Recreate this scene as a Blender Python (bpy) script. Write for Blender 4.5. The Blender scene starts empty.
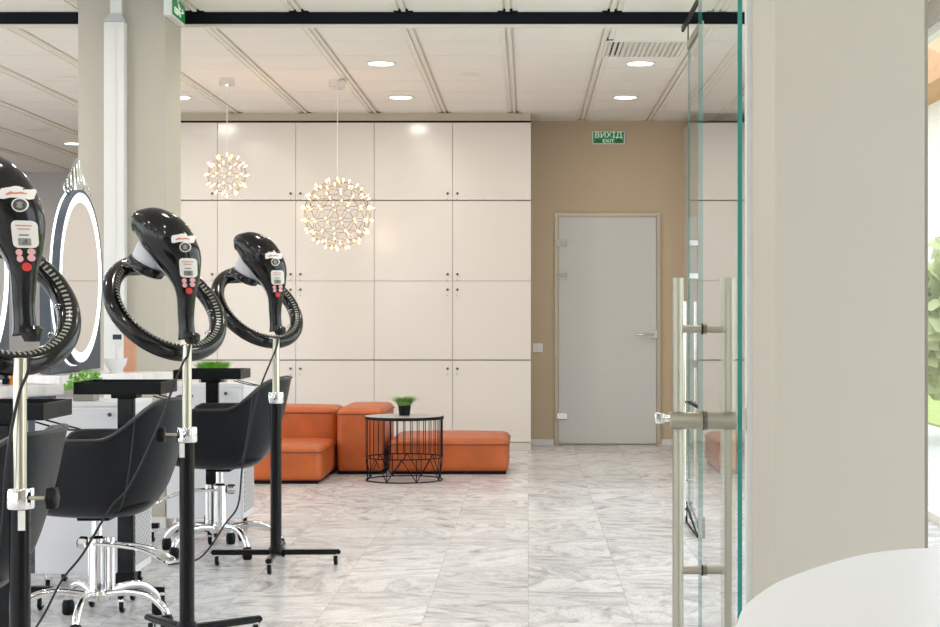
import bpy, bmesh, math, random
from mathutils import Vector, Matrix
from mathutils.bvhtree import BVHTree
random.seed(7)
C = bpy.context.scene.collection
PI = math.pi
F = 1665.0                 # focal length in pixels of the 940 px frame
S = F / 1443.0
EYE = 1.16
CX, CY = 528.0, 316.0
def at(px, py, u):         # world point seen at a pixel, at depth u*S
    y = u * S
    return Vector(((px - CX) / F * y, y, EYE + (CY - py) / F * y))

# ------------------------------------------------------------ materials
MATS = {}
def mat(name, col, rough=0.5, metal=0.0, spec=0.5, coat=0.0, noise=0.0, nscale=8.0, bump=0.0, bscale=60.0, emit=None, estr=0.0, sheen=0.0):
    m = bpy.data.materials.new(name); m.use_nodes = True
    nt = m.node_tree; b = nt.nodes['Principled BSDF']
    b.inputs['Base Color'].default_value = (*col, 1)
    b.inputs['Roughness'].default_value = rough
    b.inputs['Metallic'].default_value = metal
    b.inputs['Specular IOR Level'].default_value = spec
    b.inputs['Coat Weight'].default_value = coat
    b.inputs['Sheen Weight'].default_value = sheen
    tc = nt.nodes.new('ShaderNodeTexCoord')
    if noise > 0:
        n = nt.nodes.new('ShaderNodeTexNoise'); n.inputs['Scale'].default_value = nscale; n.inputs['Detail'].default_value = 5
        r = nt.nodes.new('ShaderNodeMix'); r.data_type = 'RGBA'
        r.inputs['A'].default_value = (*[c * (1 - noise) for c in col], 1)
        r.inputs['B'].default_value = (*[min(1, c * (1 + noise)) for c in col], 1)
        nt.links.new(tc.outputs['Object'], n.inputs['Vector'])
        nt.links.new(n.outputs['Fac'], r.inputs['Factor'])
        nt.links.new(r.outputs['Result'], b.inputs['Base Color'])
    if bump > 0:
        n2 = nt.nodes.new('ShaderNodeTexNoise'); n2.inputs['Scale'].default_value = bscale; n2.inputs['Detail'].default_value = 3
        bp = nt.nodes.new('ShaderNodeBump'); bp.inputs['Strength'].default_value = bump; bp.inputs['Distance'].default_value = 0.01
        nt.links.new(tc.outputs['Object'], n2.inputs['Vector'])
        nt.links.new(n2.outputs['Fac'], bp.inputs['Height'])
        nt.links.new(bp.outputs['Normal'], b.inputs['Normal'])
    if emit:
        b.inputs['Emission Color'].default_value = (*emit, 1)
        b.inputs['Emission Strength'].default_value = estr
    MATS[name] = m
    return m
def srgb(r, g, b):
    f = lambda c: (c / 255 / 12.92) if c / 255 <= 0.04045 else ((c / 255 + 0.055) / 1.055) ** 2.4
    return (f(r), f(g), f(b))

M_wall = mat('beige_paint', srgb(193, 174, 146), 0.6, noise=0.03, nscale=3, bump=0.04, bscale=150)
M_col = mat('stone_paint', srgb(187, 181, 169), 0.6, noise=0.02, nscale=3, bump=0.03, bscale=150)
M_grey = mat('grey_wall_paint', srgb(214, 215, 220), 0.7, noise=0.03, nscale=2)
M_ceil = mat('ceiling_board', srgb(240, 236, 230), 0.6, noise=0.025, nscale=3, bump=0.02, bscale=90)
M_ceilgap = mat('ceiling_bar', srgb(232, 226, 216), 0.7, noise=0.04, nscale=6)
M_lac = mat('white_lacquer', srgb(222, 216, 209), 0.16, spec=0.5, noise=0.01, nscale=2)
M_carc = mat('cabinet_carcass', srgb(205, 198, 188), 0.5, noise=0.02)
M_black = mat('black_metal', (0.004, 0.005, 0.010), 0.45, spec=.15, noise=0.2, nscale=20)
M_gloss = mat('gloss_black_plastic', (0.006, 0.006, 0.007), 0.12, spec=0.45, coat=0.0, noise=0.2, nscale=10)
M_blackpl = mat('satin_black_plastic', (0.006, 0.007, 0.009), 0.35, spec=.15, noise=0.2, nscale=12)
M_pole = mat('black_pole', (0.004, 0.004, 0.005), 0.22, spec=0.25, noise=0.2, nscale=12)
M_cord = mat('black_rubber', (0.012, 0.012, 0.014), 0.5, noise=0.2)
M_chrome = mat('chrome', (0.82, 0.82, 0.83), 0.09, metal=1.0, noise=0.05, nscale=6)
M_champ = mat('satin_champagne_steel', srgb(206, 200, 184), 0.28, metal=1.0, noise=0.05, nscale=10)
M_steel = mat('brushed_steel', srgb(172, 167, 152), 0.42, metal=1.0, noise=0.06, nscale=14)
M_leather = mat('orange_leather', srgb(178, 86, 32), 0.42, noise=0.36, nscale=7, bump=0.25, bscale=120)
M_seam = mat('leather_seam', srgb(120, 52, 20), 0.5, noise=0.1)
M_bleath = mat('black_leather', (0.006, 0.008, 0.012), 0.34, spec=0.28, noise=0.25, nscale=8, bump=0.15, bscale=160)
M_bseam = mat('black_piping', (0.03, 0.032, 0.037), 0.35, noise=0.2)
M_white = mat('white_laminate', srgb(226, 226, 230), 0.35, noise=0.01)
M_table = mat('white_table_top', srgb(208, 210, 215), 0.3, noise=0.01)
M_wplast = mat('white_plastic', srgb(230, 230, 232), 0.3, noise=0.02)
M_gplast = mat('pale_grey_plastic', srgb(190, 193, 200), 0.3, noise=0.03)
M_label = mat('label_white', srgb(228, 224, 220), 0.45, noise=0.02)
M_pink = mat('button_pink', srgb(226, 170, 170), 0.4, noise=0.02)
M_red = mat('button_red', srgb(210, 60, 55), 0.4, noise=0.02)
M_ink = mat('dark_ink', srgb(70, 70, 72), 0.5, noise=0.05)
M_oink = mat('orange_ink', srgb(205, 130, 110), 0.5, noise=0.05)
M_lcd = mat('display_grey', srgb(140, 142, 132), 0.3, noise=0.03)
M_conduit = mat('white_conduit', srgb(222, 222, 220), 0.4, noise=0.01)
M_dknob = mat('bronze_knob', srgb(95, 78, 60), 0.3, metal=.8, noise=.05)
M_fill = mat('shaded_ceiling_filler', srgb(192, 181, 160), 0.6, noise=0.03)
M_frost = mat('frosted_glass', srgb(203, 204, 201), 0.22, spec=0.6, noise=0.01)
M_frame = mat('door_frame_metal', srgb(178, 168, 150), 0.35, metal=0.5, noise=0.03)
M_green = mat('exit_green', srgb(20, 125, 70), 0.4, noise=0.05, emit=srgb(20, 125, 70), estr=0.25)
M_dgreen = mat('exit_dark_green', srgb(5, 95, 45), 0.4, noise=0.05)
M_exwhite = mat('exit_letter_white', srgb(225, 235, 225), 0.4, noise=0.02, emit=srgb(225, 235, 225), estr=0.3)
M_leaf = mat('fresh_leaf', srgb(110, 170, 50), 0.5, noise=0.35, nscale=30)
M_grass = mat('grass_blade', srgb(120, 165, 80), 0.5, noise=0.35, nscale=30)
M_concrete = mat('grey_planter', srgb(150, 145, 138), 0.8, noise=0.15, nscale=30)
M_wood = mat('pink_beech', srgb(216, 160, 128), 0.45, noise=0.12, nscale=12)
M_amber = mat('amber_bottle', srgb(205, 125, 30), 0.2, noise=0.1)
M_lens = mat('downlight_lens', (1, 1, 1), 0.4, emit=(1.0, 0.95, 0.87), estr=9.0, noise=0.01)
M_led = mat('led_strip', (1, 1, 1), 0.4, emit=(0.86, 0.95, 1.0), estr=1.6, noise=0.01)
M_bulb = mat('warm_bulb', (1, 0.9, 0.7), 0.3, emit=(1.0, 0.55, 0.20), estr=9.0, noise=0.01)
M_wire = mat('lamp_wire', srgb(150, 132, 105), 0.3, metal=0.9, noise=0.1)
M_clear = mat('pale_cord', srgb(225, 220, 212), 0.4, noise=0.02)
M_mirror = mat('mirror_silver', (0.9, 0.9, 0.9), 0.015, metal=1.0, noise=0.005)
M_slate = mat('slate_panel', srgb(70, 78, 90), 0.45, noise=0.06, nscale=6)
M_trim = mat('downlight_trim', srgb(235, 232, 226), 0.4, noise=0.01)
M_bristle = mat('dark_bristle', srgb(50, 58, 70), 0.8, noise=0.2, nscale=60)
M_paving = mat('outside_paving', srgb(205, 203, 196), 0.8, noise=0.08, nscale=2)
M_lawn = mat('outside_lawn', srgb(160, 175, 95), 0.9, noise=0.2, nscale=3)
M_bush = mat('outside_bush', srgb(190, 200, 150), 0.9, noise=0.35, nscale=4)
M_roof = mat('outside_roof', srgb(190, 140, 90), 0.7, noise=0.15, nscale=4)
M_render = mat('outside_render', srgb(225, 220, 210), 0.8, noise=0.05, nscale=3)

def glass_mat():
    m = bpy.data.materials.new('clear_glass'); m.use_nodes = True; nt = m.node_tree; nt.nodes.clear()
    o = nt.nodes.new('ShaderNodeOutputMaterial'); mx = nt.nodes.new('ShaderNodeMixShader')
    t = nt.nodes.new('ShaderNodeBsdfTransparent'); t.inputs['Color'].default_value = (0.985, 0.995, 0.99, 1)
    g = nt.nodes.new('ShaderNodeBsdfGlossy'); g.inputs['Roughness'].default_value = 0.01
    fr = nt.nodes.new('ShaderNodeFresnel'); fr.inputs['IOR'].default_value = 1.45
    no = nt.nodes.new('ShaderNodeTexNoise'); no.inputs['Scale'].default_value = 0.6
    nt.links.new(no.outputs['Fac'], nt.nodes.new('ShaderNodeBump').inputs['Height'])
    ge = nt.nodes.new('ShaderNodeNewGeometry'); su = nt.nodes.new('ShaderNodeMath'); su.operation = 'SUBTRACT'; su.inputs[0].default_value = 1.0
    mu = nt.nodes.new('ShaderNodeMath'); mu.operation = 'MULTIPLY'
    nt.links.new(ge.outputs['Backfacing'], su.inputs[1]); nt.links.new(su.outputs[0], mu.inputs[0]); nt.links.new(fr.outputs[0], mu.inputs[1])
    nt.links.new(mu.outputs[0], mx.inputs[0]); nt.links.new(t.outputs[0], mx.inputs[1]); nt.links.new(g.outputs[0], mx.inputs[2])
    nt.links.new(mx.outputs[0], o.inputs[0]); return m
M_glass = glass_mat()
M_edge = mat('teal_glass_edge', srgb(28, 140, 130), 0.15, spec=0.8, noise=0.08, nscale=3)

def marble_mat(name, tx, ty, light, dark, rough, brown=0.3, joint=True):
    m = bpy.data.materials.new(name); m.use_nodes = True; nt = m.node_tree; N = nt.nodes.new; L = nt.links.new
    b = nt.nodes['Principled BSDF']; b.inputs['Roughness'].default_value = rough
    tc = N('ShaderNodeTexCoord')
    div = N('ShaderNodeVectorMath'); div.operation = 'DIVIDE'; div.inputs[1].default_value = (tx, ty, 1)
    L(tc.outputs['Object'], div.inputs[0])
    fl = N('ShaderNodeVectorMath'); fl.operation = 'FLOOR'; L(div.outputs[0], fl.inputs[0])
    wn = N('ShaderNodeTexWhiteNoise'); wn.noise_dimensions = '3D'; L(fl.outputs[0], wn.inputs['Vector'])
    sc = N('ShaderNodeVectorMath'); sc.operation = 'SCALE'; sc.inputs['Scale'].default_value = 20; L(wn.outputs['Color'], sc.inputs[0])
    ad = N('ShaderNodeVectorMath'); ad.operation = 'ADD'; L(tc.outputs['Object'], ad.inputs[0]); L(sc.outputs[0], ad.inputs[1])
    an = N('ShaderNodeMath'); an.operation = 'MULTIPLY'; an.inputs[1].default_value = 3.1; L(wn.outputs['Value'], an.inputs[0])
    vr = N('ShaderNodeVectorRotate'); vr.rotation_type = 'Z_AXIS'; L(ad.outputs[0], vr.inputs['Vector']); L(an.outputs[0], vr.inputs['Angle'])
    st = N('ShaderNodeVectorMath'); st.operation = 'MULTIPLY'; st.inputs[1].default_value = (1.0, 2.2, 1); L(vr.outputs[0], st.inputs[0])
    n1 = N('ShaderNodeTexNoise'); n1.inputs['Scale'].default_value = 3.4; n1.inputs['Detail'].default_value = 9; n1.inputs['Roughness'].default_value = 0.62; n1.inputs['Distortion'].default_value = 1.6
    L(st.outputs[0], n1.inputs['Vector'])
    cr = N('ShaderNodeValToRGB'); e = cr.color_ramp.elements
    mid = tuple((a + c) / 2 for a, c in zip(light, dark))
    e[0].position = 0.26; e[0].color = (*dark, 1); e[1].position = 0.56; e[1].color = (*light, 1)
    k = cr.color_ramp.elements.new(0.38); k.color = (*mid, 1)
    L(n1.outputs['Fac'], cr.inputs['Fac'])
    n2 = N('ShaderNodeTexNoise'); n2.inputs['Scale'].default_value = 7; n2.inputs['Detail'].default_value = 10; n2.inputs['Distortion'].default_value = 2.5
    L(st.outputs[0], n2.inputs['Vector'])
    c2 = N('ShaderNodeValToRGB'); f = c2.color_ramp.elements
    f[0].position = 0.47; f[0].color = (0, 0, 0, 1); f[1].position = 0.53; f[1].color = (0, 0, 0, 1)
    q = c2.color_ramp.elements.new(0.5); q.color = (1, 1, 1, 1)
    L(n2.outputs['Fac'], c2.inputs['Fac'])
    ml = N('ShaderNodeMath'); ml.operation = 'MULTIPLY'; ml.inputs[1].default_value = brown; L(c2.outputs[0], ml.inputs[0])
    mx = N('ShaderNodeMix'); mx.data_type = 'RGBA'; mx.inputs['B'].default_value = (*[c * 0.75 for c in dark], 1)
    L(ml.outputs[0], mx.inputs['Factor']); L(cr.outputs[0], mx.inputs['A'])
    # tile to tile tone
    tn = N('ShaderNodeMapRange'); tn.inputs['To Min'].default_value = 0.86; tn.inputs['To Max'].default_value = 1.05; L(wn.outputs['Value'], tn.inputs['Value'])
    tm = N('ShaderNodeVectorMath'); tm.operation = 'SCALE'; L(mx.outputs['Result'], tm.inputs[0]); L(tn.outputs[0], tm.inputs['Scale'])
    out = tm.outputs[0]
    if joint:
        fr = N('ShaderNodeVectorMath'); fr.operation = 'FRACTION'; L(div.outputs[0], fr.inputs[0])
        sx = N('ShaderNodeSeparateXYZ'); L(fr.outputs[0], sx.inputs[0])
        def near(o, w):
            a = N('ShaderNodeMath'); a.operation = 'LESS_THAN'; a.inputs[1].default_value = w; L(o, a.inputs[0]); return a.outputs[0]
        a = N('ShaderNodeMath'); a.operation = 'MAXIMUM'; L(near(sx.outputs['X'], 0.004 / tx), a.inputs[0]); L(near(sx.outputs['Y'], 0.004 / ty), a.inputs[1])
        am = N('ShaderNodeMath'); am.operation = 'MULTIPLY'; am.inputs[1].default_value = 0.3; L(a.outputs[0], am.inputs[0])
        j = N('ShaderNodeMix'); j.data_type = 'RGBA'; j.inputs['B'].default_value = (*[c * 0.6 for c in dark], 1)
        L(am.outputs[0], j.inputs['Factor']); L(out, j.inputs['A']); out = j.outputs['Result']
    L(out, b.inputs['Base Color'])
    MATS[name] = m; return m
M_floor = marble_mat('marble_tiles', 0.402, 0.35, srgb(224, 223, 225), srgb(138, 137, 139), 0.27, 0.4)
M_slab = marble_mat('pale_marble_slab', 3, 3, srgb(232, 228, 228), srgb(200, 190, 188), 0.2, 0.15, False)

def perf_mat():
    m = bpy.data.materials.new('perforated_sheet'); m.use_nodes = True; nt = m.node_tree; N = nt.nodes.new; L = nt.links.new
    b = nt.nodes['Principled BSDF']; b.inputs['Roughness'].default_value = 0.4
    tc = N('ShaderNodeTexCoord'); mp = N('ShaderNodeMapping'); mp.inputs['Rotation'].default_value = (PI / 4, 0, 0); mp.inputs['Scale'].default_value = (0, 55, 55)
    L(tc.outputs['Object'], mp.inputs[0]); f = N('ShaderNodeVectorMath'); f.operation = 'FRACTION'; L(mp.outputs[0], f.inputs[0])
    d = N('ShaderNodeVectorMath'); d.operation = 'DISTANCE'; d.inputs[1].default_value = (0, 0.5, 0.5); L(f.outputs[0], d.inputs[0])
    l = N('ShaderNodeMath'); l.operation = 'LESS_THAN'; l.inputs[1].default_value = 0.36; L(d.outputs['Value'], l.inputs[0])
    mx = N('ShaderNodeMix'); mx.data_type = 'RGBA'; mx.inputs['A'].default_value = (*srgb(215, 214, 214), 1); mx.inputs['B'].default_value = (*srgb(70, 70, 74), 1)
    L(l.outputs[0], mx.inputs['Factor']); L(mx.outputs['Result'], b.inputs['Base Color']); return m
M_perf = perf_mat()

# ------------------------------------------------------------ mesh helpers
def obj(name, bm, m, parent=None, smooth=False, mods=None, loc=None):
    me = bpy.data.meshes.new(name); bmesh.ops.recalc_face_normals(bm, faces=bm.faces[:]); bm.to_mesh(me); bm.free()
    for k in (m if isinstance(m, (list, tuple)) else [m]): me.materials.append(k)
    if smooth:
        for p in me.polygons: p.use_smooth = True
        if smooth != 'all':
            try: me.set_sharp_from_angle(angle=math.radians(38))
            except Exception: pass
    o = bpy.data.objects.new(name, me); C.objects.link(o)
    if parent is not None: o.parent = parent
    if loc is not None: o.location = loc
    for t, kw in (mods or []):
        md = o.modifiers.new(t.lower(), t)
        for k, v in kw.items(): setattr(md, k, v)
    return o
def thing(name, label, cat, loc=(0, 0, 0), rz=0, group=None):
    o = bpy.data.objects.new(name, None); C.objects.link(o); o.empty_display_size = 0.1
    o.location = loc; o.rotation_euler = (0, 0, rz); tag(o, label, cat, group); return o
def tag(o, label, cat, group=None):
    o['label'] = label; o['category'] = cat
    if group: o['group'] = group
    return o
def struct(o): o['kind'] = 'structure'; return o
def kids(o): return [x for x in C.objects if x.parent == o]
def dup(root, loc=None, label=None, rz=None):
    def cp(o, par):
        c = o.copy(); C.objects.link(c); c.parent = par
        for ch in [x for x in ALL if x.parent == o]: cp(ch, c)
        return c
    ALL = list(C.objects)
    r = cp(root, None)
    if loc is not None: r.location = loc
    if rz is not None: r.rotation_euler[2] = rz
    if label: r['label'] = label
    return r
def box(bm, x0, x1, y0, y1, z0, z1, mi=0, bev=0.0):
    vs = [bm.verts.new((x, y, z)) for x in (x0, x1) for y in (y0, y1) for z in (z0, z1)]
    fs = [bm.faces.new([vs[i] for i in q]) for q in ((0, 1, 3, 2), (4, 6, 7, 5), (0, 4, 5, 1), (2, 3, 7, 6), (0, 2, 6, 4), (1, 5, 7, 3))]
    for f in fs: f.material_index = mi
    if bev > 0:
        es = set(e for f in fs for e in f.edges)
        r = bmesh.ops.bevel(bm, geom=list(es), offset=bev, segments=2, affect='EDGES', profile=0.6)
        for f in r['faces']: f.material_index = mi
    return fs
def B(x0, x1, y0, y1, z0, z1, bev=0.0):
    bm = bmesh.new(); box(bm, x0, x1, y0, y1, z0, z1, 0, bev); return bm
def tube(bm, pts, r, seg=12, cap=True, mi=0, closed=False):
    pts = [Vector(p) for p in pts]; n = len(pts); rings = []
    rs = r if isinstance(r, (list, tuple)) else [r] * n
    up = None
    for i, p in enumerate(pts):
        if closed: t = (pts[(i + 1) % n] - pts[i - 1]).normalized()
        else: t = (pts[min(i + 1, n - 1)] - pts[max(i - 1, 0)]).normalized()
        if up is None:
            up = Vector((0, 0, 1)) if abs(t.z) < 0.9 else Vector((0, 1, 0))
        a = t.cross(up)
        if a.length < 1e-4: a = t.cross(Vector((1, 0, 0)))
        a.normalize(); b = a.cross(t).normalized(); up = b
        rings.append([bm.verts.new(p + rs[i] * (math.cos(2 * PI * k / seg) * a + math.sin(2 * PI * k / seg) * b)) for k in range(seg)])
    for i in range(n if closed else n - 1):
        A, Bq = rings[i], rings[(i + 1) % n]
        for k in range(seg):
            bm.faces.new((A[k], A[(k + 1) % seg], Bq[(k + 1) % seg], Bq[k])).material_index = mi
    if cap and not closed:
        bm.faces.new(rings[0]).material_index = mi; bm.faces.new(rings[-1][::-1]).material_index = mi
def T(pts, r, seg=12, closed=False):
    bm = bmesh.new(); tube(bm, pts, r, seg, True, 0, closed); return bm
def smoothpath(pts, k=6):
    P = [Vector(p) for p in pts]; out = []
    for i in range(len(P) - 1):
        p0, p1, p2, p3 = P[max(i - 1, 0)], P[i], P[i + 1], P[min(i + 2, len(P) - 1)]
        for j in range(k):
            t = j / k
            out.append(0.5 * ((2 * p1) + (-p0 + p2) * t + (2 * p0 - 5 * p1 + 4 * p2 - p3) * t * t + (-p0 + 3 * p1 - 3 * p2 + p3) * t ** 3))
    out.append(P[-1]); return out
def lathe(bm, prof, seg=24, mtx=None, mi=0):
    mtx = mtx or Matrix(); rings = []
    for r, z in prof:
        if r < 1e-5: rings.append([bm.verts.new(mtx @ Vector((0, 0, z)))])
        else: rings.append([bm.verts.new(mtx @ Vector((r * math.cos(2 * PI * k / seg), r * math.sin(2 * PI * k / seg), z))) for k in range(seg)])
    for A, D in zip(rings, rings[1:]):
        for k in range(seg):
            k2 = (k + 1) % seg
            if len(A) == 1 and len(D) == 1: continue
            if len(A) == 1: f = bm.faces.new((A[0], D[k], D[k2]))
            elif len(D) == 1: f = bm.faces.new((A[k], A[k2], D[0]))
            else: f = bm.faces.new((A[k], A[k2], D[k2], D[k]))
            f.material_index = mi
    return bm
def LT(prof, seg=24, mtx=None): return lathe(bmesh.new(), prof, seg, mtx)
def aim(loc, d):            # matrix whose +Z points along d
    return Matrix.Translation(loc) @ Vector(d).to_track_quat('Z', 'Y').to_matrix().to_4x4()
def text_bm(body, size, mtx, depth=0.0006):
    cu = bpy.data.curves.new('writing', 'FONT'); cu.body = body; cu.size = size; cu.align_x = 'CENTER'; cu.align_y = 'CENTER'; cu.extrude = depth; cu.resolution_u = 3
    o = bpy.data.objects.new('writing', cu); C.objects.link(o)
    dg = bpy.context.evaluated_depsgraph_get(); dg.update()
    me = bpy.data.meshes.new_from_object(o.evaluated_get(dg)); bm = bmesh.new(); bm.from_mesh(me); bm.transform(mtx)
    bpy.data.objects.remove(o); bpy.data.curves.remove(cu); bpy.data.meshes.remove(me); return bm
def soft(w, d, h, r=0.04, crown=0.015, n=14, puff=0.0):   # upholstered block, base at z=0
    bm = bmesh.new(); bmesh.ops.create_cube(bm, size=2)
    bmesh.ops.subdivide_edges(bm, edges=bm.edges[:], cuts=n, use_grid_fill=True)
    for v in bm.verts:
        q = v.co.copy(); s = lambda t: math.copysign(abs(t) ** 0.72, t)
        p = Vector((s(q.x) * w / 2, s(q.y) * d / 2, s(q.z) * h / 2))
        c = Vector((max(-w / 2 + r, min(w / 2 - r, p.x)), max(-d / 2 + r, min(d / 2 - r, p.y)), max(-h / 2 + r, min(h / 2 - r, p.z))))
        e = p - c
        if e.length > 1e-6:
            e = e.normalized() * r; p = c + e
        fx = 1 - (2 * p.x / w) ** 2; fy = 1 - (2 * p.y / d) ** 2; fz = 1 - (2 * p.z / h) ** 2
        if p.z > 0: p.z += crown * fx ** 0.5 * fy ** 0.5 if fx > 0 and fy > 0 else 0
        if puff:
            p.x += math.copysign(puff, p.x) * max(fy, 0) * max(fz, 0) * (abs(2 * p.x / w) ** 4)
            p.y += math.copysign(puff, p.y) * max(fx, 0) * max(fz, 0) * (abs(2 * p.y / d) ** 4)
        v.co = p + Vector((0, 0, h / 2))
    return bm
def caster_bm(r=0.028, metal=0, rub=1, h=0.07):   # origin at top of the stem, wheel touching z=-h
    bm = bmesh.new()
    tube(bm, [(0, 0, 0), (0, 0, -h + 2.0 * r)], 0.008, 8, mi=metal)
    box(bm, -0.013, 0.013, -0.008, 0.03, -h + 1.9 * r, -h + 2.2 * r, metal)
    for s in (-0.013, 0.010):
        box(bm, s, s + 0.003, 0.004, 0.03, -h + 0.8 * r, -h + 2.0 * r, metal)
    lathe(bm, [(0, -0.009), (r * 0.8, -0.009), (r, -0.005), (r, 0.005), (r * 0.8, 0.009), (0, 0.009)], 18, aim((0, 0.02, -h + r), (1, 0, 0)), rub)
    return bm

# ------------------------------------------------------------ room shell
ZC = 2.917
YB = 13.0 * S
XL, XR, YR, YF = -7.0, 2.25, -4.0, 20.43
XJ = -3.45
bm = B(XL, XR + 0.2, YR, YF, -0.12, 0)
struct(obj('floor', bm, M_floor))
# ceiling: boards between bars
bm = bmesh.new()
box(bm, XL, XR, YR, YF, ZC + 0.02, ZC + 0.2, 1)
gx0, gy0, g = -0.117, 13.04, 0.603
k0, k1 = math.floor((XL - gx0) / g), math.ceil((XR - gx0) / g)
j0, j1 = math.floor((YR - gy0) / 0.6), math.ceil((YF - gy0) / 0.6)
for k in range(k0, k1):
    for j in range(j0, j1):
        x0, x1 = gx0 + k * g + 0.028, gx0 + (k + 1) * g - 0.028
        y0, y1 = gy0 + j * 0.6 + 0.004, gy0 + (j + 1) * 0.6 - 0.004
        x0, x1, y0, y1 = max(x0, XL), min(x1, XR), max(y0, YR), min(y1, YF)
        if x1 - x0 < 0.05 or y1 - y0 < 0.05: continue
        if y0 > YB and x0 > XJ: continue
        # stepped edge on the long sides
        box(bm, x0, x1, y0, y1, ZC + 0.008, ZC + 0.021, 0)
        box(bm, x0 + 0.03, x1 - 0.03, y0 + 0.002, y1 - 0.002, ZC, ZC + 0.009, 0)
for k in range(k0 + 1, k1):
    x = gx0 + k * g
    box(bm, x - 0.012, x + 0.012, YR, YB if x > XJ else YF, ZC + 0.002, ZC + 0.021, 1)
struct(obj('ceiling', bm, [M_ceil, M_ceilgap]))
# walls
struct(obj('wall_back', B(XJ, XR, YB, YB + 0.15, 0, ZC + 0.02), M_wall))
struct(obj('wall_jog', B(XJ, XJ + 0.15, YB + 0.15, YF, 0, ZC + 0.02), M_wall))
struct(obj('wall_far', B(XL, XJ, YF, YF + 0.15, 0, ZC + 0.02), M_grey))
bm = B(XL - 0.15, XL, 12.0, YF, 0, ZC + 0.02); box(bm, XL - .15, XL, YR, 12.0, ZC - .12, ZC + .02); box(bm, XL - .15, XL, YR, 12.0, 0, .1)
struct(obj('wall_left', bm, M_grey))
# right wall: solid beyond the glazing
GA, GB = 2.4, 11.2
bm = bmesh.new(); box(bm, XR, XR + 0.15, GB, YB + 0.15, 0, ZC + 0.02)
box(bm, XR, XR + 0.15, GA, GB, ZC - 0.12, ZC + 0.02); box(bm, XR, XR + 0.15, YR, GA, 0, ZC + 0.02)
struct(obj('wall_right', bm, M_col))
# rear wall (behind the camera) with an unseen opening added to let daylight in
bm = bmesh.new()
box(bm, XL, XR, YR - 0.15, YR, 2.75, ZC + 0.02); box(bm, XL, -6.2, YR - 0.15, YR, 0, 2.75); box(bm, -1.5, XR, YR - 0.15, YR, 0, 2.75); box(bm, -6.2, -1.5, YR - 0.15, YR, 0, 0.1)
struct(obj('wall_rear', bm, M_col))
def window(name, axis, c, a0, a1, z0, z1, nm):
    w = bpy.data.objects.new(name, None); C.objects.link(w); struct(w)
    bm = bmesh.new(); f = 0.03
    cuts = [a0 + (a1 - a0) * i / nm for i in range(nm + 1)]
    def bx(p0, p1, q0, q1, dp):
        if axis == 'x': box(bm, c - dp, c + dp, p0, p1, q0, q1)
        else: box(bm, p0, p1, c - dp, c + dp, q0, q1)
    for p in cuts: bx(max(a0, p - f), min(a1, p + f), z0, z1, 0.035)
    for a, b in zip(cuts, cuts[1:]):
        bx(a + f, b - f, z0, z0 + 0.05, 0.03); bx(a + f, b - f, z1 - 0.05, z1, 0.03)
    obj('window_frame', bm, M_trim, w)
    for a, b in zip(cuts, cuts[1:]):
        bm = bmesh.new()
        if axis == 'x': box(bm, c - 0.006, c + 0.006, a + f, b - f, z0 + 0.05, z1 - 0.05)
        else: box(bm, a + f, b - f, c - 0.006, c + 0.006, z0 + 0.05, z1 - 0.05)
        obj('pane', bm, M_glass, w)
    return w
window('window_1', 'x', XR + 0.06, GA, GB, 0.0, ZC - 0.12, 4)
window('added_window_rear', 'y', YR - 0.08, -6.2, -1.5, 0.1, 2.75, 3)  # unseen glazing added behind the camera as a daylight source
window('added_window_left', 'x', XL - 0.08, YR, 12.0, 0.1, ZC - 0.12, 8)  # unseen glazing added on the left to flood the ceiling with daylight

# columns
yl0, yl1 = 7.9 * S, 8.26 * S
struct(obj('wall_column_left', B(-2.463, -1.987, yl0, yl1, 0, ZC + 0.01, 0.004), M_col))
yr0, yr1 = 3.856 * S, 4.25 * S
struct(obj('wall_column_right', B(0.66, 1.061, yr0, yr1, 0, ZC + 0.01, 0.004), M_col))
struct(obj('trim_2', B(0.645, 0.675, yr1 + 0.002, yr1 + 0.05, 0, ZC), M_conduit))
struct(obj('trim_3', B(1.062, 1.070, yr0 + 0.005, yr1, 0, ZC), M_steel))
# beam and partition threshold
yb = 8.34 * S
struct(obj('trim_1', B(XL, XR, yb, yb + 0.06, 2.848, ZC + 0.019), M_black))
struct(obj('trim_4', B(XL, XR, yb + 0.005, yb + 0.05, 2.832, 2.848), M_ceilgap))
struct(obj('trim_5', B(-1.98, XR, yb + 0.005, yb + 0.03, 0.0, 0.002), M_carc))
struct(obj('baseboard_back', B(0.03, 0.232, YB - 0.012, YB, 0, 0.05), M_conduit))
struct(obj('baseboard_back_right', B(1.20, 1.395, YB - 0.012, YB, 0, 0.05), M_conduit))
struct(obj('baseboard_column', B(-2.47, -1.98, yl0 - 0.012, yl0, 0, 0.06), M_conduit))

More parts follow.
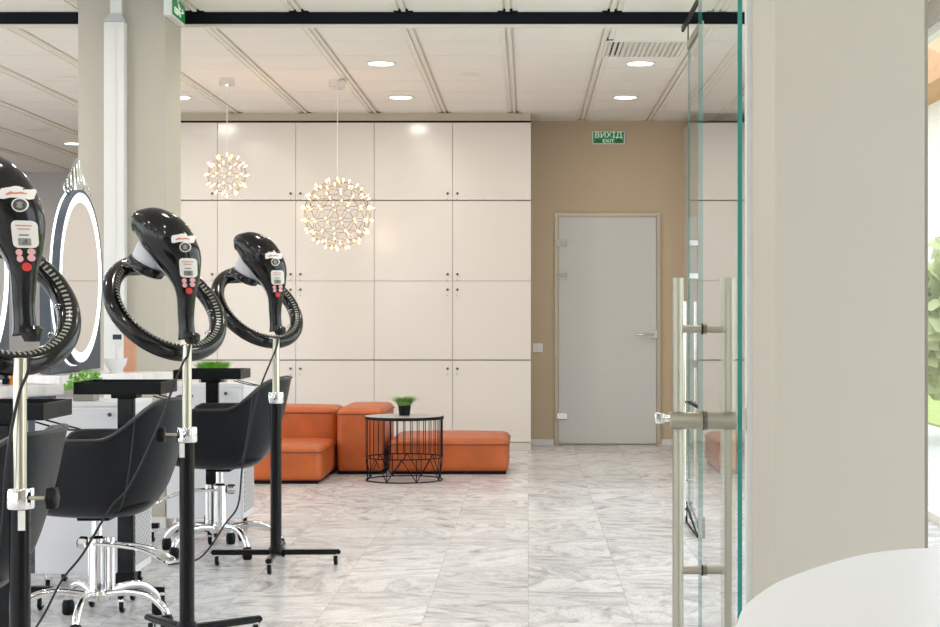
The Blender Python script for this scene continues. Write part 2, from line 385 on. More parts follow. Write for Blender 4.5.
# white cable trunking on the column
t = thing('cable_trunking', 'white boxed cable trunking running up the front of the left column', 'trunking', (0, 0, 0))
xa, xb = at(105, 0, 7.86).x, at(125.5, 0, 7.86).x
bm = bmesh.new(); box(bm, xa, xb, yl0 - 0.075, yl0 - 0.001, 0.0, at(0, 24, 7.9).z, 0, 0.004)
box(bm, xa + 0.055, xb - 0.045, yl0 - 0.079, yl0 - 0.074, 0.0, at(0, 24, 7.9).z - 0.01)
obj('cover', bm, M_conduit, t)
bm = bmesh.new(); z0 = at(0, 24, 7.9).z; z1 = at(0, 15, 7.9).z
for (x0, x1, y0, zz), (x2, x3, y2, z3) in [((xa - .006, xb + .006, yl0 - .08, z0), (xa + .028, xb - .02, yl0 - .055, z1))]:
    v = [bm.verts.new(p) for p in [(x0, y0, zz), (x1, y0, zz), (x1, yl0 - .001, zz), (x0, yl0 - .001, zz), (x2, y2, z3), (x3, y2, z3), (x3, yl0 - .001, z3), (x2, yl0 - .001, z3)]]
    for q in ((0, 1, 2, 3), (4, 5, 6, 7), (0, 1, 5, 4), (1, 2, 6, 5), (2, 3, 7, 6), (3, 0, 4, 7)): bm.faces.new([v[i] for i in q])
obj('collar', bm, M_gplast, t)
obj('riser', B(xa + .030, xb - .022, yl0 - .053, yl0 - .001, z1, ZC), M_conduit, t)

# pictogram exit sign on the side of the left column
t = thing('exit_pictogram_sign', 'green and white pictogram exit sign high on the side of the left column', 'sign', (0, 0, 0))
sx = -1.986; sy0, sy1 = 7.86 * S, 8.16 * S; sz0 = at(168, 15, 7.86).z; sz1 = sz0 + 0.118
obj('housing', B(sx, sx + 0.045, sy0, sy1, sz0, sz1, 0.003), M_wplast, t)
obj('face', B(sx + 0.045, sx + 0.048, sy0 + 0.012, sy1 - 0.01, sz0 + 0.01, sz1 - 0.01), M_green, t)
bm = bmesh.new(); xf = sx + 0.0482; yc = (sy0 + sy1) / 2; zc = (sz0 + sz1) / 2
box(bm, xf, xf + .001, yc - 0.12, yc - 0.02, zc - .035, zc + .0)
for (ya, za, yb_, zb) in [(-.02, .03, .0, -.0), (.0, .0, .03, -.035), (.0, .0, -.03, -.03), (-.02, .02, .03, .01)]:
    tube(bm, [(xf, yc + ya, zc + za), (xf, yc + yb_, zc + zb)], 0.006, 6)
lathe(bm, [(0, 0), (.009, 0), (.009, .001), (0, .001)], 12, aim((xf, yc - .03, zc + .042), (1, 0, 0)))
for s in (-.016, .016): tube(bm, [(xf, yc + .03, zc - .01), (xf, yc + .11, zc)] if s < 0 else [(xf, yc + .08, zc + s), (xf, yc + .11, zc)], 0.005, 6)
obj('pictogram', bm, M_exwhite, t)

# ------------------------------------------------------------ cabinets
struct(obj('trim_6', B(XJ, at(531, 0, 12.49).x, 12.49 * S + .02, 12.49 * S + .05, 2.853, ZC), M_fill))  # filler over the gap; the ceiling's brownish shade is put into its colour
struct(obj('shadow_line_strip', B(XJ, at(531, 0, 12.49).x, 12.49 * S + .022, 12.49 * S + .05, 2.841, 2.853), M_black))  # black strip standing for the shadow line above the cabinets
YC = 12.49 * S
DW = 78.4 / 115.5
rowz = [at(0, y, 12.49).z for y in (122, 200.3, 281, 360, 442)]
def cabinet(x1, zt, zb, rows, label, low=False, name='wall_cabinet', ndoor=2, knob_low=True):
    x0 = x1 - ndoor * DW
    t = thing(name, label, 'cabinet', (x0, YC, zb if not low else 0))
    zb0 = zb - (0 if not low else 0); zz = t.location.z
    obj('body', B(0.001, ndoor * DW - 0.001, 0.022, YB - YC - 0.002, (0.0 if not low else 0.0), zt - zz - 0.004), M_carc, t)
    if low: obj('plinth', B(0.001, ndoor * DW - 0.001, 0.008, 0.0215, 0, zb - zz - 0.004), M_carc, t)
    zs = [zt] + rows + [zb]
    for a, b in zip(zs, zs[1:]):
        for k in range(ndoor):
            bm = B(k * DW + 0.0018, (k + 1) * DW - 0.0018, 0, 0.0205, b - zz + (0.0018 if b not in WIDE else 0.005), a - zz - (0.0018 if a != zt else 0.006), 0.001)
            d = obj('door', bm, M_lac, t)
            side = k % 2 == 0
            kx = (k + 1) * DW - 0.042 if side else k * DW + 0.042
            top = (a in KT)
            kz = (a - zz - 0.075) if top else (b - zz + 0.058)
            kb = LT([(0, -0.022), (0.009, -0.022), (0.011, -0.018), (0.006, -0.012), (0.006, 0)], 12, aim((kx, -0.0, kz), (0, 1, 0)))
            obj('knob', kb, M_dknob, d)
            obj('lock', LT([(0, -0.004), (0.006, -0.004), (0.006, 0)], 8, aim((kx - 0.004, 0, kz - 0.05), (0, 1, 0))), M_steel, d)
    return t
WIDE = {rowz[1], rowz[3]}
KT = {rowz[2], rowz[3]}
XE = at(531, 0, 12.49).x
bayn = ['nearest the beige wall', 'behind the larger globe lamp', 'beside the left column']
for i in range(3):
    x1 = XE - i * 2 * DW
    nd = 2 if i < 2 else 1
    cabinet(x1, rowz[0], rowz[1], [], 'glossy off-white cabinet in the top row, ' + bayn[i], ndoor=nd, name='storage_cabinet')
    cabinet(x1, rowz[1], rowz[3], [rowz[2]], 'tall glossy off-white cabinet at mid height, ' + bayn[i], ndoor=nd, name='storage_cabinet')
    cabinet(x1, rowz[3], rowz[4], [], 'glossy off-white floor cabinet with plinth, ' + bayn[i], low=True, ndoor=nd, name='storage_cabinet')
XE2 = 1.40
for nm, a, b, r, lo in (('off-white top cabinet seen through glass, right of the beige wall', 0, 1, [], False),
                        ('off-white mid-height cabinet seen through glass, right of the beige wall', 1, 3, [2], False),
                        ('off-white floor cabinet seen through glass, right of the beige wall', 3, 4, [], True)):
    c = cabinet(XE2 + DW, rowz[a], rowz[b], [rowz[k] for k in r], nm, low=lo, name='storage_cabinet', ndoor=1)

# ------------------------------------------------------------ door_1, switch, exit sign
d1 = bpy.data.objects.new('door_1', None); C.objects.link(d1); struct(d1); d1.location = (0, YB, 0)
X0, X1, ZT = (554.5 - CX) / 111, (660.5 - CX) / 111, EYE + (316 - 213) / 111
bm = bmesh.new()
box(bm, X0, X0 + .035, -.022, -.001, 0, ZT); box(bm, X1 - .035, X1, -.022, -.001, 0, ZT); box(bm, X0 + .035, X1 - .035, -.022, -.001, ZT - .035, ZT)
obj('door_frame', bm, M_frame, d1)
obj('glass_panel', B(X0 + .039, X1 - .039, -.016, -.004, 0.012, ZT - .039), M_frost, d1)
for y in (243, 276, 416):
    z = EYE + (316 - y) / 111
    o = obj('hinge', B(X0 + .02, X0 + .115, -.034, -.0225, z - .026, z + .026, 0.003), M_chrome, d1)
z = EYE + (316 - 334.5) / 111
hd = obj('door_handle', B(X1 - .10, X1 - .03, -.036, -.0225, z - .035, z + .035, 0.004), M_chrome, d1)
obj('lever', T([(X1 - .075, -.036, z), (X1 - .075, -.07, z), (X1 - .09, -.078, z), (X1 - .235, -.078, z)], 0.011, 10), M_chrome, hd, True)

t = thing('light_switch', 'small white light switch on the beige wall left of the frosted door', 'switch', (0.0875, YB, 0.873))
obj('plate', B(-.045, .045, -.009, -.001, -.04, .04, .003), M_wplast, t)
obj('rocker', B(-.028, .028, -.014, -.009, -.026, .026, .002), M_label, t)

t = thing('exit_sign', 'green illuminated exit sign with white lettering on the beige wall above the frosted door', 'sign', (0.724, YB, 2.765))
obj('housing', B(-.148, .148, -.022, -.001, -.058, .058, .003), M_wplast, t)
obj('face', B(-.138, .138, -.026, -.022, -.051, .051), M_green, t)
RX = Matrix.Rotation(PI / 2, 4, 'X')
obj('lettering', text_bm('ВИХІД', 0.068, Matrix.Translation((0, -.0265, .02)) @ RX @ Matrix.Scale(1.12, 4, (1, 0, 0))), M_exwhite, t)
obj('lettering', text_bm('EXIT', 0.042, Matrix.Translation((0, -.0265, -.031)) @ RX @ Matrix.Scale(1.25, 4, (1, 0, 0))), M_exwhite, t)
bm = bmesh.new()
for s in (-1, 1): box(bm, s * .09 - .03, s * .09 + .03, -.0268, -.026, -.047, -.017)
obj('arrow_block', bm, M_dgreen, t)

# ------------------------------------------------------------ ceiling fittings
def area_light(x, y, e, parent=None, r=0.08):
    l = bpy.data.lights.new('lamp', 'AREA'); l.shape = 'DISK'; l.size = 2 * r; l.energy = e; l.color = (1.0, 0.93, 0.84)
    o = bpy.data.objects.new('lamp', l); C.objects.link(o); o.location = (x, y, ZC - 0.012)
    if parent: o.parent = parent; o.location = (0, 0, -0.012)
EL = 10.0
vis = {(-1.02, 11.56): 'lit round downlight in the ceiling above the larger globe lamp, nearer the camera',
       (-1.02, 13.35): 'lit round downlight in the ceiling just before the cabinet wall, above the larger globe lamp',
       (0.78, 11.56): 'lit round downlight beside the ceiling air grille',
       (0.78, 13.35): 'lit round downlight in the ceiling before the beige wall and exit sign',
       (-2.80, 13.35): 'lit round downlight just right of the left column, partly hidden by it',
       (-4.62, 16.94): 'lit round downlight at the far left above the oval lit mirror'}
fix = None
for X in (-6.42, -4.62, -2.8, -1.02, 0.78):
    for jy in range(-7, 6):
        Y = round(11.56 + 1.79 * jy, 2)
        if Y > YB - 0.5 and X > XJ - .3: continue
        if Y > YF - .5 or Y < YR + .5: continue
        key = min(vis, key=lambda q: abs(q[0] - X) + abs(q[1] - Y))
        if abs(key[0] - X) + abs(key[1] - Y) < 0.1:
            t = thing('downlight', vis[key], 'ceiling light', (X, Y, ZC), group='round ceiling downlights')
            obj('rim', LT([(.088, -.001), (.106, -.001), (.106, -.006), (.100, -.009), (.088, -.007), (.088, -.001)], 28), M_trim, t, True)
            obj('lens', LT([(0, -.007), (.087, -.007), (.087, -.001), (0, -.001)], 28), M_lens, t)
            area_light(X, Y, EL, t)
        else:
            area_light(X, Y, EL)
dis = [((470, 74), 'faint round ceiling speaker in the ceiling between the downlights', 0.075), ((63, 75), 'round grey ceiling speaker at upper left, left of the column', 0.11), ((38, 129), 'round grey ceiling speaker far left above the lit mirror', 0.13)]
for (px, py), lab, r in dis:
    u = 1443 * (ZC - EYE) / (316 - py); p = at(px, py, u)
    o = tag(obj('ceiling_speaker', LT([(0, -.008), (r - .01, -.008), (r, -.001), (0, -.001)], 28), M_ceilgap, None, True, loc=(p.x, p.y, ZC)), lab, 'speaker')
# air grille
u0 = 1443 * (ZC - EYE) / (316 - 41); u1 = 1443 * (ZC - EYE) / (316 - 55.5)
xg0, xg1 = at(607, 0, u0 * 1.02).x, at(684, 0, u0 * 1.02).x
t = thing('air_grille', 'white ceiling air grille with dark slots next to the downlight above the door', 'vent', ((xg0 + xg1) / 2, (u0 + u1) / 2 * S, ZC))
w, dd = (xg1 - xg0) / 2, (u1 - u0) / 2 * S
bm = bmesh.new(); box(bm, -w - .02, w + .02, -dd - .02, -dd, -.008, -.001); box(bm, -w - .02, w + .02, dd, dd + .02, -.008, -.001)
box(bm, -w - .02, -w, -dd, dd, -.008, -.001); box(bm, w, w + .02, -dd, dd, -.008, -.001)
obj('frame', bm, M_trim, t)
obj('backing', B(-w, w, -dd, dd, -.0014, -.001), M_ceilgap, t)
bm = bmesh.new()
for i in range(15):
    x = -w + (i + .5) * 2 * w / 15
    tilt = .012
    v = [bm.verts.new(p) for p in [(x - tilt, -dd, -.014), (x - tilt, dd, -.014), (x + tilt, dd, -.002), (x + tilt, -dd, -.002)]]
    bm.faces.new(v)
obj('slats', bm, M_trim, t, mods=[('SOLIDIFY', dict(thickness=.002))])
obj('slot', B(-w + .01, -w + .1, -dd + .02, dd - .02, -.0022, -.0015), M_black, t)

# ------------------------------------------------------------ globe pendants
def geo(freq):
    bm = bmesh.new(); bmesh.ops.create_icosphere(bm, subdivisions=1, radius=1)
    V = {}; E = set()
    def key(p): return tuple(round(c, 4) for c in p)
    for f in bm.faces:
        a, b, c = [v.co.copy() for v in f.verts]; grid = {}
        for i in range(freq + 1):
            for j in range(freq + 1 - i):
                p = (a * (freq - i - j) + b * i + c * j) / freq; p.normalize(); k = key(p); V.setdefault(k, p); grid[i, j] = k
        for (i, j), k in grid.items():
            for q in ((i + 1, j), (i, j + 1), (i + 1, j - 1)):
                if q in grid: E.add(tuple(sorted((k, grid[q]))))
    bm.free(); return V, E
def pendant(px, py, rpx, u, freq, cpx, cw, label):
    c = at(px, py, u); R = rpx / (1443 / u)
    t = thing('globe_pendant', label, 'pendant lamp', c, rz=0.3)
    rod = ZC - c.z
    obj('canopy', LT([(0, rod - .001), (cw, rod - .001), (cw, rod - .055), (cw * .85, rod - .062), (0, rod - .062)], 20), M_chrome, t, True)
    obj('cord', T([(0, 0, rod - .06), (0, 0, R)], 0.0028, 6), M_clear, t)
    V, E = geo(freq); bm = bmesh.new(); Rw = R * 0.90
    for a, b in E: tube(bm, [V[a] * Rw, V[b] * Rw], 0.0017 if freq == 3 else 0.0014, 4, False)
    obj('wire_frame', bm, M_wire, t)
    bb = 0.0060 if freq == 3 else 0.0055
    first = None
    for k, p in V.items():
        if first is None:
            bm = LT([(0, -.016), (.003, -.016), (.0035, -.006), (bb * .8, -.003), (bb, .003), (bb * .7, .011), (0, .015)], 8)
            first = obj('bulb', bm, M_bulb, t, True); o = first
        else:
            o = first.copy(); C.objects.link(o); o.parent = t
        o.matrix_local = aim(p * (R * 0.94), p)
    l = bpy.data.lights.new('glow', 'POINT'); l.energy = 7 if freq == 3 else 4; l.color = (1, .72, .45); l.shadow_soft_size = R * .5
    lo = bpy.data.objects.new('glow', l); C.objects.link(lo); lo.parent = t
pendant(227, 175, 22, 10.66, 2, 228, 0.058, 'smaller wire globe pendant lamp with tiny warm bulbs, left of the larger one')
pendant(337.5, 214, 37.5, 10.75, 3, 338, 0.066, 'larger wire globe pendant lamp dense with tiny warm bulbs')

# ------------------------------------------------------------ lounge
def leather_block(name, w, d, h, parent, loc, crown=.02, r=.035):
    o = obj(name, soft(w, d, h, r, crown, 14, 0.006), M_leather, parent, 'all', loc=loc)
    zz = h - .034
    pts = []
    e = .004
    for sx, sy in ((-1, -1), (1, -1), (1, 1), (-1, 1)):
        cx, cy = sx * (w / 2 - .02), sy * (d / 2 - .02)
        for k in range(5):
            a = {(-1, -1): PI, (1, -1): -PI / 2, (1, 1): 0, (-1, 1): PI / 2}[(sx, sy)] + k * PI / 8
            pts.append((cx + (.02 + e) * math.cos(a), cy + (.02 + e) * math.sin(a), zz))
    obj('seam', T(pts, .0045, 6, closed=True), M_seam, o, True)
    return o
def on_floor(px, u): return (px - CX) * u / 1443
# armless chair module with backrest
UC, UO = 9.95, 10.55
xr = on_floor(321.5, UC) ; w = 0.92
y0, y1 = UC * S, 11.2 * S; yb0 = 10.75 * S
t = thing('lounge_chair', 'orange leather low lounge seat with a backrest, partly behind the black salon chair', 'sofa module', (xr - w / 2, y0, 0))
obj('plinth', B(-w / 2 + .03, w / 2 - .03, .03, y1 - y0 - .02, 0, .02), M_black, t)
leather_block('seat', w, yb0 - y0 - .005, .235, t, (0, (yb0 - y0) / 2, .018), .012)
leather_block('backrest', w, y1 - yb0, .455, t, (0, (y1 + yb0) / 2 - y0, .018), .015)
# tall block
x0, x1 = on_floor(334, UO), on_floor(385, UO); w = x1 - x0
t = thing('lounge_block', 'tall narrow orange leather sofa block between the lounge seat and the long ottoman', 'sofa module', ((x0 + x1) / 2 + .004, UO * S, 0))
D = .98
obj('plinth', B(-w / 2 + .02, w / 2 - .02, .03, D - .02, 0, .02), M_black, t)
leather_block('cushion_block', w - .03, D, .458, t, (0, D / 2, .018), .02)
# ottoman
x0, x1 = on_floor(388.5, UO), on_floor(508.5, UO); w = x1 - x0
t = thing('ottoman', 'long low orange leather ottoman behind the wire coffee table', 'ottoman', ((x0 + x1) / 2, UO * S, 0)); D = .93
obj('plinth', B(-w / 2 + .02, w / 2 - .02, .03, D - .02, 0, .02), M_black, t)
leather_block('cushion', w - .005, D, .235, t, (0, D / 2, .018), .022)
# coffee table
cxp, u = 404.3, 10.2
t = thing('coffee_table', 'round black wire drum coffee table in front of the orange sofa', 'coffee table', (on_floor(cxp, u), u * S, 0))
R = .27; zt = .455
obj('table_top', LT([(0, zt - .014), (R + .004, zt - .014), (R + .004, zt), (0, zt)], 48), mat('grey_stone_top', srgb(170, 168, 165), .3, noise=.15, nscale=12), t)
obj('rim_band', LT([(R + .0045, zt - .022), (R + .009, zt - .022), (R + .009, zt - .001), (R + .0045, zt - .001), (R + .0045, zt - .022)], 48), M_black, t)
bm = bmesh.new()
for z in (.006, .165): tube(bm, [(R * math.cos(a * PI / 24), R * math.sin(a * PI / 24), z) for a in range(48)], .0045, 6, closed=True)
for k in range(34):
    a = 2 * PI * k / 34; tube(bm, [(R * math.cos(a), R * math.sin(a), .165), (R * math.cos(a), R * math.sin(a), zt - .015)], .0032, 5, False)
for k in range(8):
    a, b, c = 2 * PI * k / 8, 2 * PI * (k + .5) / 8, 2 * PI * (k + 1) / 8
    P = lambda q, z: (R * math.cos(q), R * math.sin(q), z)
    for A_, B_ in ((P(a, .165), P(b, .006)), (P(b, .006), P(c, .165)), (P(b, .006), P(b, .165))): tube(bm, [A_, B_], .0032, 5, False)
obj('wire_base', bm, M_black, t)
def blades(n, R, h, spread, w=.004, droop=.3, seed=1, x=1, y=1):
    rnd = random.Random(seed); bm = bmesh.new()
    for i in range(n):
        a = rnd.uniform(0, 2 * PI); rr = R * math.sqrt(rnd.random()); bx, by = rr * math.cos(a) * x, rr * math.sin(a) * y
        L = h * rnd.uniform(.6, 1.1); a2 = a + rnd.uniform(-.8, .8); sp = spread * rnd.uniform(.2, 1) * (0.3 + rr / R)
        prev = None; sd = Vector((-math.sin(a2), math.cos(a2), 0)) * w / 2
        for k in range(4):
            tt = k / 3; p = Vector((bx + math.cos(a2) * sp * tt ** 1.4, by + math.sin(a2) * sp * tt ** 1.4, L * (tt - droop * tt * tt)))
            s_ = sd * (1 - .8 * tt); q = (bm.verts.new(p - s_), bm.verts.new(p + s_))
            if prev: bm.faces.new((prev[0], prev[1], q[1], q[0]))
            prev = q
    return bm
t = thing('potted_grass', 'small green grass plant in a black pot on the wire coffee table', 'potted plant', (on_floor(404.5, 10.25), 10.25 * S, zt))
obj('pot', LT([(0, 0), (.038, 0), (.047, .085), (.041, .085), (.037, .07), (0, .07)], 20), M_blackpl, t, True)
obj('foliage', blades(520, .045, .125, .10, .006, .5, 3), M_grass, t, loc=(0, 0, .068))

# ------------------------------------------------------------ carts and planters
def cart_tree(loc, label):
    t = thing('trolley', label, 'trolley', loc, group='white salon trolleys')   # origin: near right bottom corner on the floor
    W, D, z0, z1 = .41, .34, .078, .80
    obj('body', B(-W, -.012, .0, D, z0, z1 - .02, .002), M_white, t)
    obj('top', B(-W - .004, .004, -.004, D + .004, z1 - .02, z1, .003), M_white, t)
    p = obj('side_panel', B(-.0118, 0, .0, D, z0, z1 - .0205), [M_white], t); p['label'] = 'perforated side panel'
    o = obj('mesh_insert', B(0.0002, .003, .025, D - .025, z0 + .03, z1 - .13), M_perf, p)
    d = obj('door', B(-W + .004, -.016, -.018, -.0005, z0 + .004, z1 - .026, .002), M_white, t)
    obj('knob', LT([(0, -.02), (.008, -.02), (.009, -.012), (.005, 0)], 12, aim((-.09, -.018, z1 - .052), (0, 1, 0))), M_ink, d)
    for cx in (-W + .04, -.04):
        for cy in (.04, D - .06): obj('caster', caster_bm(.026, 0, 1, z0 - .0), [M_chrome, M_blackpl], t, loc=(cx, cy, z0))
    return t
u2, u3 = 6.05, 7.7
c2 = cart_tree((on_floor(133, u2), u2 * S, 0), 'white trolley with dark knob and perforated side, between the nearer black salon chairs')
c3 = dup(c2, (on_floor(243.5, u3), u3 * S, 0), 'white trolley with perforated side behind the farthest black salon chair')

def leafy(n, R, seed):
    rnd = random.Random(seed); bm = bmesh.new()
    for i in range(n):
        a = rnd.uniform(0, 2 * PI); r = R * math.sqrt(rnd.random()) * 1.6; z = rnd.uniform(-.01, .055) * (1.15 - r / R / 1.9) - max(0, r - R) * .9
        c = Vector((r * math.cos(a), r * math.sin(a) * .8, z)); L = rnd.uniform(.014, .024)
        d = Vector((rnd.uniform(-1, 1), rnd.uniform(-1, 1), rnd.uniform(-.5, .9))).normalized(); s = d.orthogonal().normalized() * L * .33
        bm.faces.new([bm.verts.new(q) for q in (c - d * L * .5, c + s, c + d * L * .5, c - s)])
        if i % 3 == 0: tube(bm, [(c.x * .4, c.y * .4, -.03), c], .0012, 4, False)
    return bm
t = thing('planter', 'leafy bright green plant in a grey planter on the nearer white trolley', 'potted plant', (on_floor(86, 6.13), 6.13 * S, .80))
obj('pot', B(-.045, .045, -.045, .045, 0, .075, .006), M_concrete, t)
obj('foliage', leafy(340, .06, 4), M_leaf, t, loc=(0, 0, .08))
t = thing('planter', 'bright green grass in a low planter behind the farthest black tray', 'potted plant', (on_floor(212, 7.85), 7.85 * S + .03, .80))
obj('pot', B(-.07, .07, -.045, .045, 0, .06, .005), M_concrete, t)
obj('foliage', blades(900, .05, .075, .045, .006, .25, 9, 1.5, .8), M_leaf, t, loc=(0, 0, .055))

# ------------------------------------------------------------ tray tables
def tray_tree(loc, label, z1=.906, la=20):
    t = thing('tray_table', label, 'tray table', loc, group='black rolling tray tables')
    W, D, z0 = .34, .30, z1 - .048
    bm = bmesh.new(); box(bm, -W / 2, W / 2, -D / 2, D / 2, z0, z0 + .008, 0)
    for q in ((-W / 2, W / 2, -D / 2, -D / 2 + .006), (-W / 2, W / 2, D / 2 - .006, D / 2), (-W / 2, -W / 2 + .006, -D / 2 + .006, D / 2 - .006), (W / 2 - .006, W / 2, -D / 2 + .006, D / 2 - .006)):
        box(bm, *q, z0 + .008, z1)
    obj('tray', bm, M_blackpl, t)
    obj('post', B(-.032, .032, -.02, .02, .07, z0 - .02, .004), M_pole, t)
    obj('bracket', B(-.05, .05, -.05, .05, z0 - .02, z0 - .001, .003), M_blackpl, t)
    obj('foot_socket', B(-.038, .038, -.027, .027, .055, .14, .004), M_blackpl, t)
    obj('holder_ring', T(smoothpath([(.12, -.06, z0 - .01), (.20, -.07, z0 - .03), (.24, -.02, z0 - .035), (.20, .03, z0 - .03), (.12, .04, z0 - .01)], 5), .0028, 6), M_black, t)
    for k, a in enumerate((la, la + 90, la + 180, la + 270)):
        a = math.radians(a); l = .15
        lg = obj('leg', T([(0, 0, .075), (math.cos(a) * l, math.sin(a) * l, .066)], .012, 8), M_blackpl, t)
        obj('caster', caster_bm(.024, 0, 1, .062), [M_chrome, M_blackpl], lg, loc=(math.cos(a) * (l - .01), math.sin(a) * (l - .01), .062))
    return t
ty = lambda u: u * S
tray_tree((-1.60, ty(5.75), 0), 'black tray on a rolling post beside the middle black salon chair', .902, 5)
tray_tree((-1.62, ty(7.41), 0), 'black tray on a rolling post beside the farthest black salon chair, green grass behind it', .888, 5)
tray_tree((-1.57, ty(4.3), 0), 'black tray on a rolling post at the left edge beside the nearest salon chair', .906, 20)

# ------------------------------------------------------------ styling desks, mirrors
def desk(A_, Bc, label, depth=.75):
    A_ = Vector((A_[0], A_[1] * S, 0)); Bc = Vector((Bc[0], Bc[1] * S, 0)); d = (Bc - A_).normalized(); n = Vector((-d.y, d.x, 0))
    t = thing('styling_desk', label, 'desk', (0, 0, 0))
    zt = .902; zb = .860
    P = [A_, Bc, Bc + n * depth, A_ + n * depth]
    bm = bmesh.new(); v = [bm.verts.new((p.x, p.y, z)) for z in (zb, zt) for p in P]
    for q in ((0, 1, 2, 3), (4, 5, 6, 7), (0, 1, 5, 4), (1, 2, 6, 5), (2, 3, 7, 6), (3, 0, 4, 7)): bm.faces.new([v[i] for i in q])
    bmesh.ops.bevel(bm, geom=bm.edges[:], offset=.004, segments=2, affect='EDGES')
    obj('worktop', bm, M_slab, t)
    c = (P[0] + P[1] + P[2] + P[3]) / 4 + n * .12
    obj('column', B(c.x - .05, c.x + .05, c.y - .05, c.y + .05, .03, zb), M_slate, t)
    obj('foot_plate', B(c.x - .2, c.x + .2, c.y - .2, c.y + .2, 0, .03, .003), M_slate, t)
    return t
desk((-2.01, 6.2), (-1.648, 6.7), 'pale marble topped styling desk with the bowl, under the lit oval mirror')
desk((-2.118, 4.97), (-1.756, 5.47), 'pale marble topped styling desk at the left edge behind the nearest hood dryer', .6)

def mirror(X, u0, u1, z0, z1, label):
    yc = (u0 + u1) / 2 * S; zc = (z0 + z1) / 2; a, b = (u1 - u0) / 2 * S, (z1 - z0) / 2
    t = thing('vanity_mirror', label, 'mirror', (X, yc, 0))
    def ring(bm, a0, b0, a1, b1, x0, x1, n=64, mi=0):
        R_ = []
        for (aa, bb, xx) in ((a0, b0, x0), (a0, b0, x1), (a1, b1, x1), (a1, b1, x0)):
            R_.append([bm.verts.new((xx, aa * math.cos(2 * PI * k / n), zc + bb * math.sin(2 * PI * k / n))) for k in range(n)])
        for i in range(4):
            A2, B2 = R_[i], R_[(i + 1) % 4]
            for k in range(n): bm.faces.new((A2[k], A2[(k + 1) % n], B2[(k + 1) % n], B2[k])).material_index = mi
    bm = bmesh.new(); ring(bm, a, b, a - .012, b - .012, -.034, .002); obj('frame', bm, M_slate, t, True)
    bm = bmesh.new(); ring(bm, a - .013, b - .013, a - .055, b - .055, -.004, .0); obj('led_ring', bm, M_led, t)
    bm = bmesh.new(); ring(bm, a + .004, b + .004, a - .001, b - .001, -.039, -.030); obj('halo', bm, M_led, t)
    bm = bmesh.new(); n = 64
    f0 = [bm.verts.new((-.002, (a - .056) * math.cos(2 * PI * k / n), zc + (b - .056) * math.sin(2 * PI * k / n))) for k in range(n)]
    f1 = [bm.verts.new((-.012, v.co.y, v.co.z)) for v in f0]
    bm.faces.new(f0); bm.faces.new(f1)
    for k in range(n): bm.faces.new((f0[k], f0[(k + 1) % n], f1[(k + 1) % n], f1[k]))
    obj('glass', bm, M_mirror, t)
    obj('support_board', B(-.088, -.040, -a + .02, a + .12, .905, zc - .02), M_slate, t)
    bm = bmesh.new()
    for i, (off, hh) in enumerate([(0, .155), (.04, .145), (-.04, .145), (.085, .12), (-.085, .12), (.13, .095), (-.13, .095), (.17, .065), (-.17, .065)]):
        y0_ = off * .8; zz = zc + b * math.sqrt(max(0, 1 - (y0_ / a) ** 2)) - .003
        pts = smoothpath([(-.02, y0_, zz), (-.02, y0_ + off * .55 + .012, zz + hh * .35), (-.02, y0_ + off * .35 - .006, zz + hh * .7), (-.02, y0_ + off * .02, zz + hh)], 5)
        tube(bm, pts, [.006 * (1 - .75 * k / (len(pts) - 1)) for k in range(len(pts))], 6)
    obj('crown_ornament', bm, M_chrome, t, True)
    return t
mirror(-2.05, 6.3, 6.95, .935, 1.738, 'oval lit vanity mirror with silver crown ornament on the desk by the left column')
mirror(-2.05, 5.06, 5.71, .935, 1.738, 'lit vanity mirror at the left edge, seen inside the ring of the nearest dryer')

# desk-top things
p = (-1.875, 6.56 * S, .902)
t = thing('mixing_bowl', 'white tint mixing bowl on the marble desk beside the lit mirror', 'bowl', p)
obj('shell', LT([(0, .0), (.034, 0), (.036, .004), (.028, .009), (.030, .014), (.046, .035), (.0535, .066), (.0505, .066), (.043, .036), (.026, .017), (0, .014)], 28), M_wplast, t, True)
t = thing('tint_brush', 'white tint brush with dark bristles standing upright in the white bowl', 'brush', (p[0], p[1], p[2] + .016))
obj('handle', T(smoothpath([(.004, 0, 0), (.006, 0, .06), (.008, 0, .11)], 3), [.0055, .005, .005, .005, .007, .008, .010], 8), M_wplast, t, True)
bm = bmesh.new(); v = [bm.verts.new(q) for q in ((-.004, -.004, .108), (.020, -.004, .108), (.026, -.004, .135), (-.012, -.004, .135), (-.004, .006, .108), (.020, .006, .108), (.026, .006, .135), (-.012, .006, .135))]
for q in ((0, 1, 2, 3), (7, 6, 5, 4), (0, 4, 5, 1), (1, 5, 6, 2), (2, 6, 7, 3), (3, 7, 4, 0)): bm.faces.new([v[i] for i in q])
obj('ferrule', bm, M_wplast, t)
obj('bristles', B(-.012, .026, -.004, .006, .1352, .158), M_bristle, t)
q = (on_floor(130, 6.75), 6.75 * S, .902)
t = thing('wooden_block', 'upright pinkish wooden block on the marble desk right of the white bowl', 'wooden block', q)
obj('slab', B(-.028, .028, -.012, .012, 0, .17, .003), M_wood, t)
obj('backing_slab', B(-.022, .022, .013, .02, 0, .165, .002), M_wood, t)
for i, (px, r, h, m, lab, cat) in enumerate([(13, .012, .042, M_amber, 'small amber bottle on the marble desk at the left edge', 'bottle'), (6, .014, .03, M_blackpl, 'small dark jar left of the amber bottle', 'jar')]):
    u = 5.42 + .02 * i
    t = thing(cat if cat != 'bottle' else 'amber_bottle', lab, cat, (on_floor(px, u), u * S, .902))
    obj('body', LT([(0, 0), (r, 0), (r, h * .75), (r * .5, h * .85), (r * .5, h), (0, h)], 16), m, t, True)
    obj('cap', LT([(0, h), (r * .6, h), (r * .6, h + .008), (0, h + .008)], 16), M_blackpl, t)

